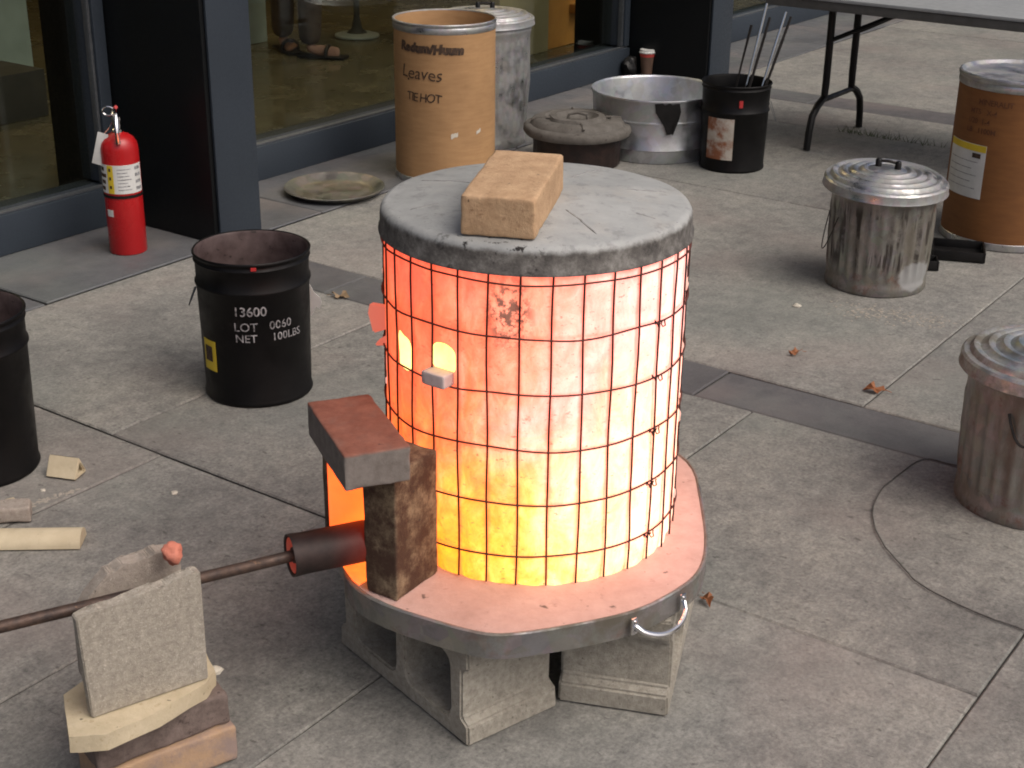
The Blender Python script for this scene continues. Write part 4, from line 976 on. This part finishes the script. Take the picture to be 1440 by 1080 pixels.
# coffee cup on the ground by the column
cp_ = thing('coffee_cup', 'paper coffee cup with white lid by the second column', 'cup', (.676, 7.565, .006))
finish(lathe([(0, 0), (.028, 0), (.038, .115), (0, .115)], 32), 'cup_wall', 'cupbrown', cp_, 40)
finish(lathe([(.0372, .096), (.0376, .096), (.0392, .115), (.0386, .115)], 32), 'red_band', 'cupred', cp_, 40)
finish(lathe([(.036, .115), (.043, .115), (.043, .121), (.040, .123), (.039, .132), (.034, .134), (0, .132)], 32), 'cup_lid', 'tagwhite', cp_, 40)
bm = bmesh.new(); bmesh.ops.create_icosphere(bm, subdivisions=3, radius=.055)
for v in bm.verts: v.co = Vector((v.co.x * .75, v.co.y * .8, v.co.z * 1.0)) * (1 + .4 * mnoise.noise(v.co * 28)); v.co.z = max(v.co.z, -.045)
tag(finish(bm, 'crumpled_bag', 'blackbag', None, 40, (.59, 7.555, .05)), 'crumpled black bag on the ground left of the coffee cup', 'bag')

# ================================================================== INTERIOR THINGS (behind the glass)
def ibox(name, mat, t0, t1, y0, y1, z0, z1, label, cat, bev=.004):
    c = W((t0 + t1) / 2, (y0 + y1) / 2, z0); bm = bmesh.new(); box(bm, (0, 0, (z1 - z0) / 2), (t1 - t0, y1 - y0, z1 - z0), bev)
    o = finish(bm, name, mat, None, 35, c, FA); return tag(o, label, cat)
ibox('display_board', 'in_board', 5.55, 5.985, 6.0, 6.06, .014, 1.9, 'pale green board standing indoors right of the first column', 'board')
ibox('display_board', 'in_board', 3.75, 4.46, 6.08, 6.14, .014, 1.9, 'pale green board standing indoors behind the leftmost window', 'board')
ibox('storage_box', 'in_dark', 3.62, 4.05, 5.45, 5.75, .014, .22, 'dark storage box indoors behind the leftmost window', 'box')
ibox('tan_panel', 'in_cream', 6.30, 6.755, 4.60, 4.66, .014, 1.5, 'cream brown panel indoors left of the orange cabinet', 'panel')
cb_ = thing('wooden_cabinet', 'orange lit wooden cabinet indoors near the second column', 'cabinet', W(6.95, 4.8, .014), FA)
bm = bmesh.new(); box(bm, (0, 0, .75), (.36, .36, 1.5), .004); finish(bm, 'cabinet_body', 'in_wood', cb_)
bm = bmesh.new(); box(bm, (.15, -.20, .20), (.22, .10, .05), .004); finish(bm, 'drawer', 'in_wood', cb_)
pd = thing('pedestal_stool', 'pedestal stool with round pale foot seen through the window', 'stool', W(6.42, 5.71, .014))
finish(lathe([(0, 0), (.125, 0), (.13, .006), (.128, .014), (.10, .022), (0, .026)], 48), 'foot_disc', 'in_disc', pd, 40)
finish(lathe([(.06, .024), (.03, .05), (.018, .12), (.018, .56), (0, .56)], 24), 'stem', 'in_dark', pd, 40)
finish(lathe([(0, .555), (.16, .56), (.18, .58), (.17, .60), (0, .60)], 48), 'seat', 'in_dark', pd, 40)
# standing person, only the lower legs reach into the picture
def skin(name, verts, edges, radii, mat, parent, root=0):
    me = bpy.data.meshes.new(name); me.from_pydata(verts, edges, []); o = bpy.data.objects.new(name, me); COL.objects.link(o)
    md = o.modifiers.new('Skin', 'SKIN'); md.use_smooth_shade = True; o.modifiers.new('Sub', 'SUBSURF').levels = 2
    for i, r in enumerate(radii):
        q = r if isinstance(r, tuple) else (r, r); me.skin_vertices[0].data[i].radius = q
    me.skin_vertices[0].data[root].use_root = True
    dg = bpy.context.evaluated_depsgraph_get(); m2 = bpy.data.meshes.new_from_object(o.evaluated_get(dg)); bpy.data.objects.remove(o)
    return link(m2, name, mat, parent, 180)
pl = W(5.80, 5.52, .014)
pr_ = thing('person', 'person in brown trousers and dark sandals standing behind the window', 'person', pl, R_(0))
F1 = Vector((.02, -.03, 0)); F2 = Vector((-.16, .20, 0))
V = [(-.05, .08, .92), (-.05, .08, 1.08), (-.05, .07, 1.28), (-.05, .07, 1.42), (-.05, .06, 1.50), (-.05, .05, 1.60), (-.05, .03, 1.68),
     (.03, .02, .86), (.03, 0, .48), (.02, -.03, .10), (-.13, .14, .86), (-.14, .17, .48), (-.16, .20, .10),
     (.12, .0, 1.40), (.17, -.02, 1.14), (.16, -.12, .92), (-.22, .14, 1.40), (-.27, .16, 1.14), (-.25, .07, .92)]
E_ = [(0, 1), (1, 2), (2, 3), (3, 4), (4, 5), (5, 6), (0, 7), (7, 8), (8, 9), (0, 10), (10, 11), (11, 12), (3, 13), (13, 14), (14, 15), (3, 16), (16, 17), (17, 18)]
Rr = [(.15, .11), (.14, .10), (.16, .11), (.13, .09), .055, .085, .075, .085, .055, .036, .085, .055, .036, .06, .045, .032, .06, .045, .032]
skin('body', V, E_, Rr, 'skin', pr_)
finish(lathe([(0, .105), (.05, .10), (.085, .05), (.092, 0), (.085, -.05), (.05, -.07)], 24), 'hair', 'hair', pr_, 60, (-.05, .06, 1.655))
skin('trousers', [V[0], V[7], V[8], (.02, -.03, .058), V[10], V[11], (-.16, .20, .058), V[1]], [(0, 1), (1, 2), (2, 3), (0, 4), (4, 5), (5, 6), (0, 7)], [(.165, .125), .10, .075, .062, .10, .075, .062, .15], 'trousers', pr_)
skin('shirt', [V[1], V[2], V[3], V[13], V[14], V[16], V[17]], [(0, 1), (1, 2), (2, 3), (3, 4), (2, 5), (5, 6)], [(.165, .12), (.175, .12), (.14, .10), .07, .058, .07, .058], 'shirt', pr_, 1)
for Fp, dr in ((F1, Vector((.165, -.04, 0))), (F2, Vector((.08, -.145, 0)))):
    skin('foot', [Fp + Vector((0, 0, .075)), Fp + Vector((0, 0, .045)), Fp + dr * .55 + Vector((0, 0, .035)), Fp + dr * 1.0 + Vector((0, 0, .026))], [(0, 1), (1, 2), (2, 3)], [.026, .030, (.034, .014), (.036, .009)], 'skin', pr_)
    a = math.atan2(dr.y, dr.x); mid = Fp + dr * .42
    bm = bmesh.new(); mt = Matrix.Translation((mid.x, mid.y, .008)) @ Matrix.Rotation(a, 4, 'Z'); box(bm, (0, 0, 0), (.27, .09, .016), .006, mt); finish(bm, 'sandal_sole', 'blackbag', pr_)
    mid = Fp + dr * .62; ax = Vector((-dr.y, dr.x, 0)).normalized()
    finish(tube([mid + ax * (.048 * math.cos(math.pi * i / 8)) + Vector((0, 0, .014 + .052 * math.sin(math.pi * i / 8))) for i in range(9)], .011, 8), 'sandal_strap', 'blackbag', pr_)

# ================================================================== SCRAPS ON THE GROUND
# hollow triangular kiln post
pr2 = thing('triangular_kiln_post', 'hollow triangular cream ceramic post lying near the left black drum', 'kiln post', (-1.005, 2.945, .0045), R_(-14))
def tri(r, c=(0, 0), rot=90): return [(c[0] + r * math.cos(R_(rot + 120 * i)), c[1] + r * math.sin(R_(rot + 120 * i))) for i in range(3)]
bm = bmesh.new(); Lp = .075; o1 = tri(.030, (0, .0145)); i1 = tri(.0165, (0, .0145))
ring = []
for x in (-Lp / 2, Lp / 2):
    ring.append(([bm.verts.new((x, y, z)) for y, z in o1], [bm.verts.new((x, y, z)) for y, z in i1]))
for k2 in range(3):
    j = (k2 + 1) % 3
    bm.faces.new((ring[0][0][k2], ring[0][0][j], ring[1][0][j], ring[1][0][k2])); bm.faces.new((ring[0][1][k2], ring[1][1][k2], ring[1][1][j], ring[0][1][j]))
    for e in (0, 1): bm.faces.new((ring[e][0][k2], ring[e][0][j], ring[e][1][j], ring[e][1][k2]))
bmesh.ops.bevel(bm, geom=bm.edges[:], offset=.002, segments=2, affect='EDGES')
finish(bm, 'post_shell', 'cream2', pr2, 40)
rd_ = thing('round_kiln_post', 'long pale cream ceramic post lying at the left edge', 'kiln post', (-1.03, 2.628, .002), R_(3))
bm = bmesh.new(); pts = [(math.cos(R_(a_)) * .031, math.sin(R_(a_)) * .031 * .95 + .0) for a_ in range(0, 181, 12)]
v0 = [bm.verts.new((-.19, y, z + .001)) for y, z in pts]; v1 = [bm.verts.new((.19, y, z + .001)) for y, z in pts]
for i in range(len(pts)): j = (i + 1) % len(pts); bm.faces.new((v0[i], v0[j], v1[j], v1[i]))
bm.faces.new(v0); bm.faces.new(v1[::-1])
bmesh.ops.bevel(bm, geom=[e for e in bm.edges if e.calc_face_angle(0) > .8], offset=.002, segments=2, affect='EDGES')
finish(bm, 'post_body', 'cream2', rd_, 40); rd_.location.x = -1.072
o = tag(finish(rough_block((.10, .05, .034), .006, .003, 8, 31), 'brick_scrap', 'shelf_back', None, 60, (-1.070, 2.735, .002), R_(12)), 'greyish broken brick scrap behind the long cream post', 'brick')
o = tag(finish(rough_block((.022, .02, .02), .006, .003, 5, 33), 'brick_crumb', 'cream', None, 60, (-1.078, 2.785, .002), R_(40)), 'small cream crumb at left edge behind the grey scrap', 'crumb')
def crumb(x, y, r, label, mat='crumb', flat=.5, seed=0):
    bm = bmesh.new(); bmesh.ops.create_icosphere(bm, subdivisions=2, radius=r)
    for v in bm.verts: v.co = v.co * (1 + .5 * mnoise.noise(v.co * (1.3 / r) + Vector((seed, 0, 0)))); v.co.z = max(v.co.z * flat, -r * .2)
    return tag(finish(bm, 'pale_crumb', mat, None, 60, (x, y, r * .2)), label, 'crumb', 'crumbs on the pavement')
crumb(-.744, 2.862, .008, 'single pale chip on the slab right of the triangular post', seed=1)
crumb(.852, 4.118, .012, 'cream chip on the paving left of the streaked can', seed=2)
crumb(-1.035, 2.868, .006, 'pale chip beside the base of the left black drum', seed=3)
crumb(-.478, 1.995, .012, 'white crumb on the stack right of the upright slab', seed=4).location.z = .131
# spilt powder trails (thin mounds)
def spill(pts, name, label, mat='dust', w=.016, h=.0009, seed=0):
    bm = bmesh.new(); rr = random.Random(seed)
    for (x, y, s) in pts:
        n = 9; c = bm.verts.new((x, y, h)); q = [bm.verts.new((x + s * w * math.cos(2 * math.pi * i / n) * rr.uniform(.5, 1.3), y + s * w * math.sin(2 * math.pi * i / n) * rr.uniform(.5, 1.3), -.001)) for i in range(n)]
        for i in range(n): bm.faces.new((c, q[i], q[(i + 1) % n]))
    o = finish(bm, name, mat, None, 60, (0, 0, .0015)); o['kind'] = 'stuff'; o['label'] = label; o['category'] = 'powder'; return o
rs = random.Random(4)
spill([(-.965 - .10 * u + rs.uniform(-.01, .01), 2.875 - .10 * u + rs.uniform(-.008, .008), rs.uniform(.08, .35)) for u in [i / 80 for i in range(81)]], 'spilt_powder', 'pale pinkish powder spilt beside the triangular post', seed=1)
spill([(.98 + .30 * u + rs.gauss(0, .03), 4.10 - .10 * u + rs.gauss(0, .035), rs.uniform(.05, .28)) for u in [i / 260 for i in range(261)]], 'spilt_powder', 'scattered beige powder in front of the streaked galvanised can', 'dust', .02, .0007, seed=3)
# leaves
def leaf(x, y, s, rz, label, mat='leaf', seed=0):
    out_ = [(-.5, 0), (-.32, .16), (-.2, .12), (-.1, .30), (.02, .22), (.14, .34), (.22, .16), (.38, .14), (.5, .0), (.36, -.12), (.2, -.14), (.1, -.28), (-.05, -.18), (-.2, -.26), (-.3, -.1)]
    bm = bmesh.new(); c = bm.verts.new((0, 0, .10)); q = [bm.verts.new((a, b_, .12 + .35 * mnoise.noise(Vector((a * 3 + seed, b_ * 3, 0))) + .25 * abs(b_))) for a, b_ in out_]
    for i in range(len(q)): bm.faces.new((c, q[i], q[(i + 1) % len(q)]))
    r = bmesh.ops.extrude_face_region(bm, geom=bm.faces[:])
    for v in r['geom']:
        if isinstance(v, bmesh.types.BMVert): v.co.z += .02
    tube([(.48, 0, .14), (.62, .03, .10), (.78, .02, .06)], .018, 5, bm)
    for v in bm.verts: v.co *= s
    zmin = min(v.co.z for v in bm.verts)
    for v in bm.verts: v.co.z -= zmin
    return tag(finish(bm, 'fallen_leaf', mat, None, 60, (x, y, .002), rz), label, 'leaf', 'fallen leaves')
leaf(.938, 3.470, .058, R_(-25), 'orange brown fallen leaf beside the dark paving strip', seed=1)
leaf(.778, 3.722, .045, R_(20), 'small red brown fallen leaf farther up the slab', seed=2)
leaf(.383, 2.432, .040, R_(100), 'reddish leaf beside the right concrete block', seed=3)
leaf(-.520, 4.142, .060, R_(160), 'tan dry leaf between the black drum and kiln', 'leaf2', seed=4)
# grass tuft in the joint
bm = bmesh.new(); rg_ = random.Random(2)
for i in range(90):
    u = rg_.random(); p = W(6.03 + rg_.gauss(0, .012), 2.53 - u * .55 * (rg_.random() ** .5)); hgt = rg_.uniform(.012, .045); dx, dy = rg_.uniform(-.03, .03), rg_.uniform(-.02, .02)
    a = bm.verts.new((p.x - .002, p.y, .0)); b_ = bm.verts.new((p.x + .002, p.y, .0)); c = bm.verts.new((p.x + dx, p.y + dy, hgt)); bm.faces.new((a, b_, c))
o = finish(bm, 'grass_tuft', 'grass', None, 0); o['kind'] = 'stuff'; o['label'] = 'thin grass growing in the paving joint under the folding table'; o['category'] = 'grass'
# cable on the ground
cpts = [(1.30, 2.93), (1.16, 2.99), (1.028, 3.048), (.968, 3.073), (.90, 3.005), (.833, 2.918), (.795, 2.83), (.777, 2.751), (.778, 2.67), (.790, 2.601), (.812, 2.52), (.86, 2.445), (.94, 2.37), (1.05, 2.30), (1.25, 2.26)]
def crs(P, m=6):
    Q = []
    for i in range(len(P) - 1):
        p0, p1, p2, p3 = P[max(i - 1, 0)], P[i], P[i + 1], P[min(i + 2, len(P) - 1)]
        for k3 in range(m):
            t = k3 / m; Q.append(tuple(.5 * (2 * p1[c] + (p2[c] - p0[c]) * t + (2 * p0[c] - 5 * p1[c] + 4 * p2[c] - p3[c]) * t * t + (3 * p1[c] - p0[c] - 3 * p2[c] + p3[c]) * t ** 3) for c in range(2)))
    return Q + [P[-1]]
tag(finish(tube([(x + .006 * mnoise.noise(Vector((x * 9, y * 9, 1))) + .003 * mnoise.noise(Vector((x * 30, y * 30, 1))), y + .006 * mnoise.noise(Vector((x * 9, y * 9, 5))), .0045) for x, y in crs(cpts)], .0015, 6), 'thin_cable', 'cable'), 'thin dark cable curving on the slab by right edge can', 'cable')
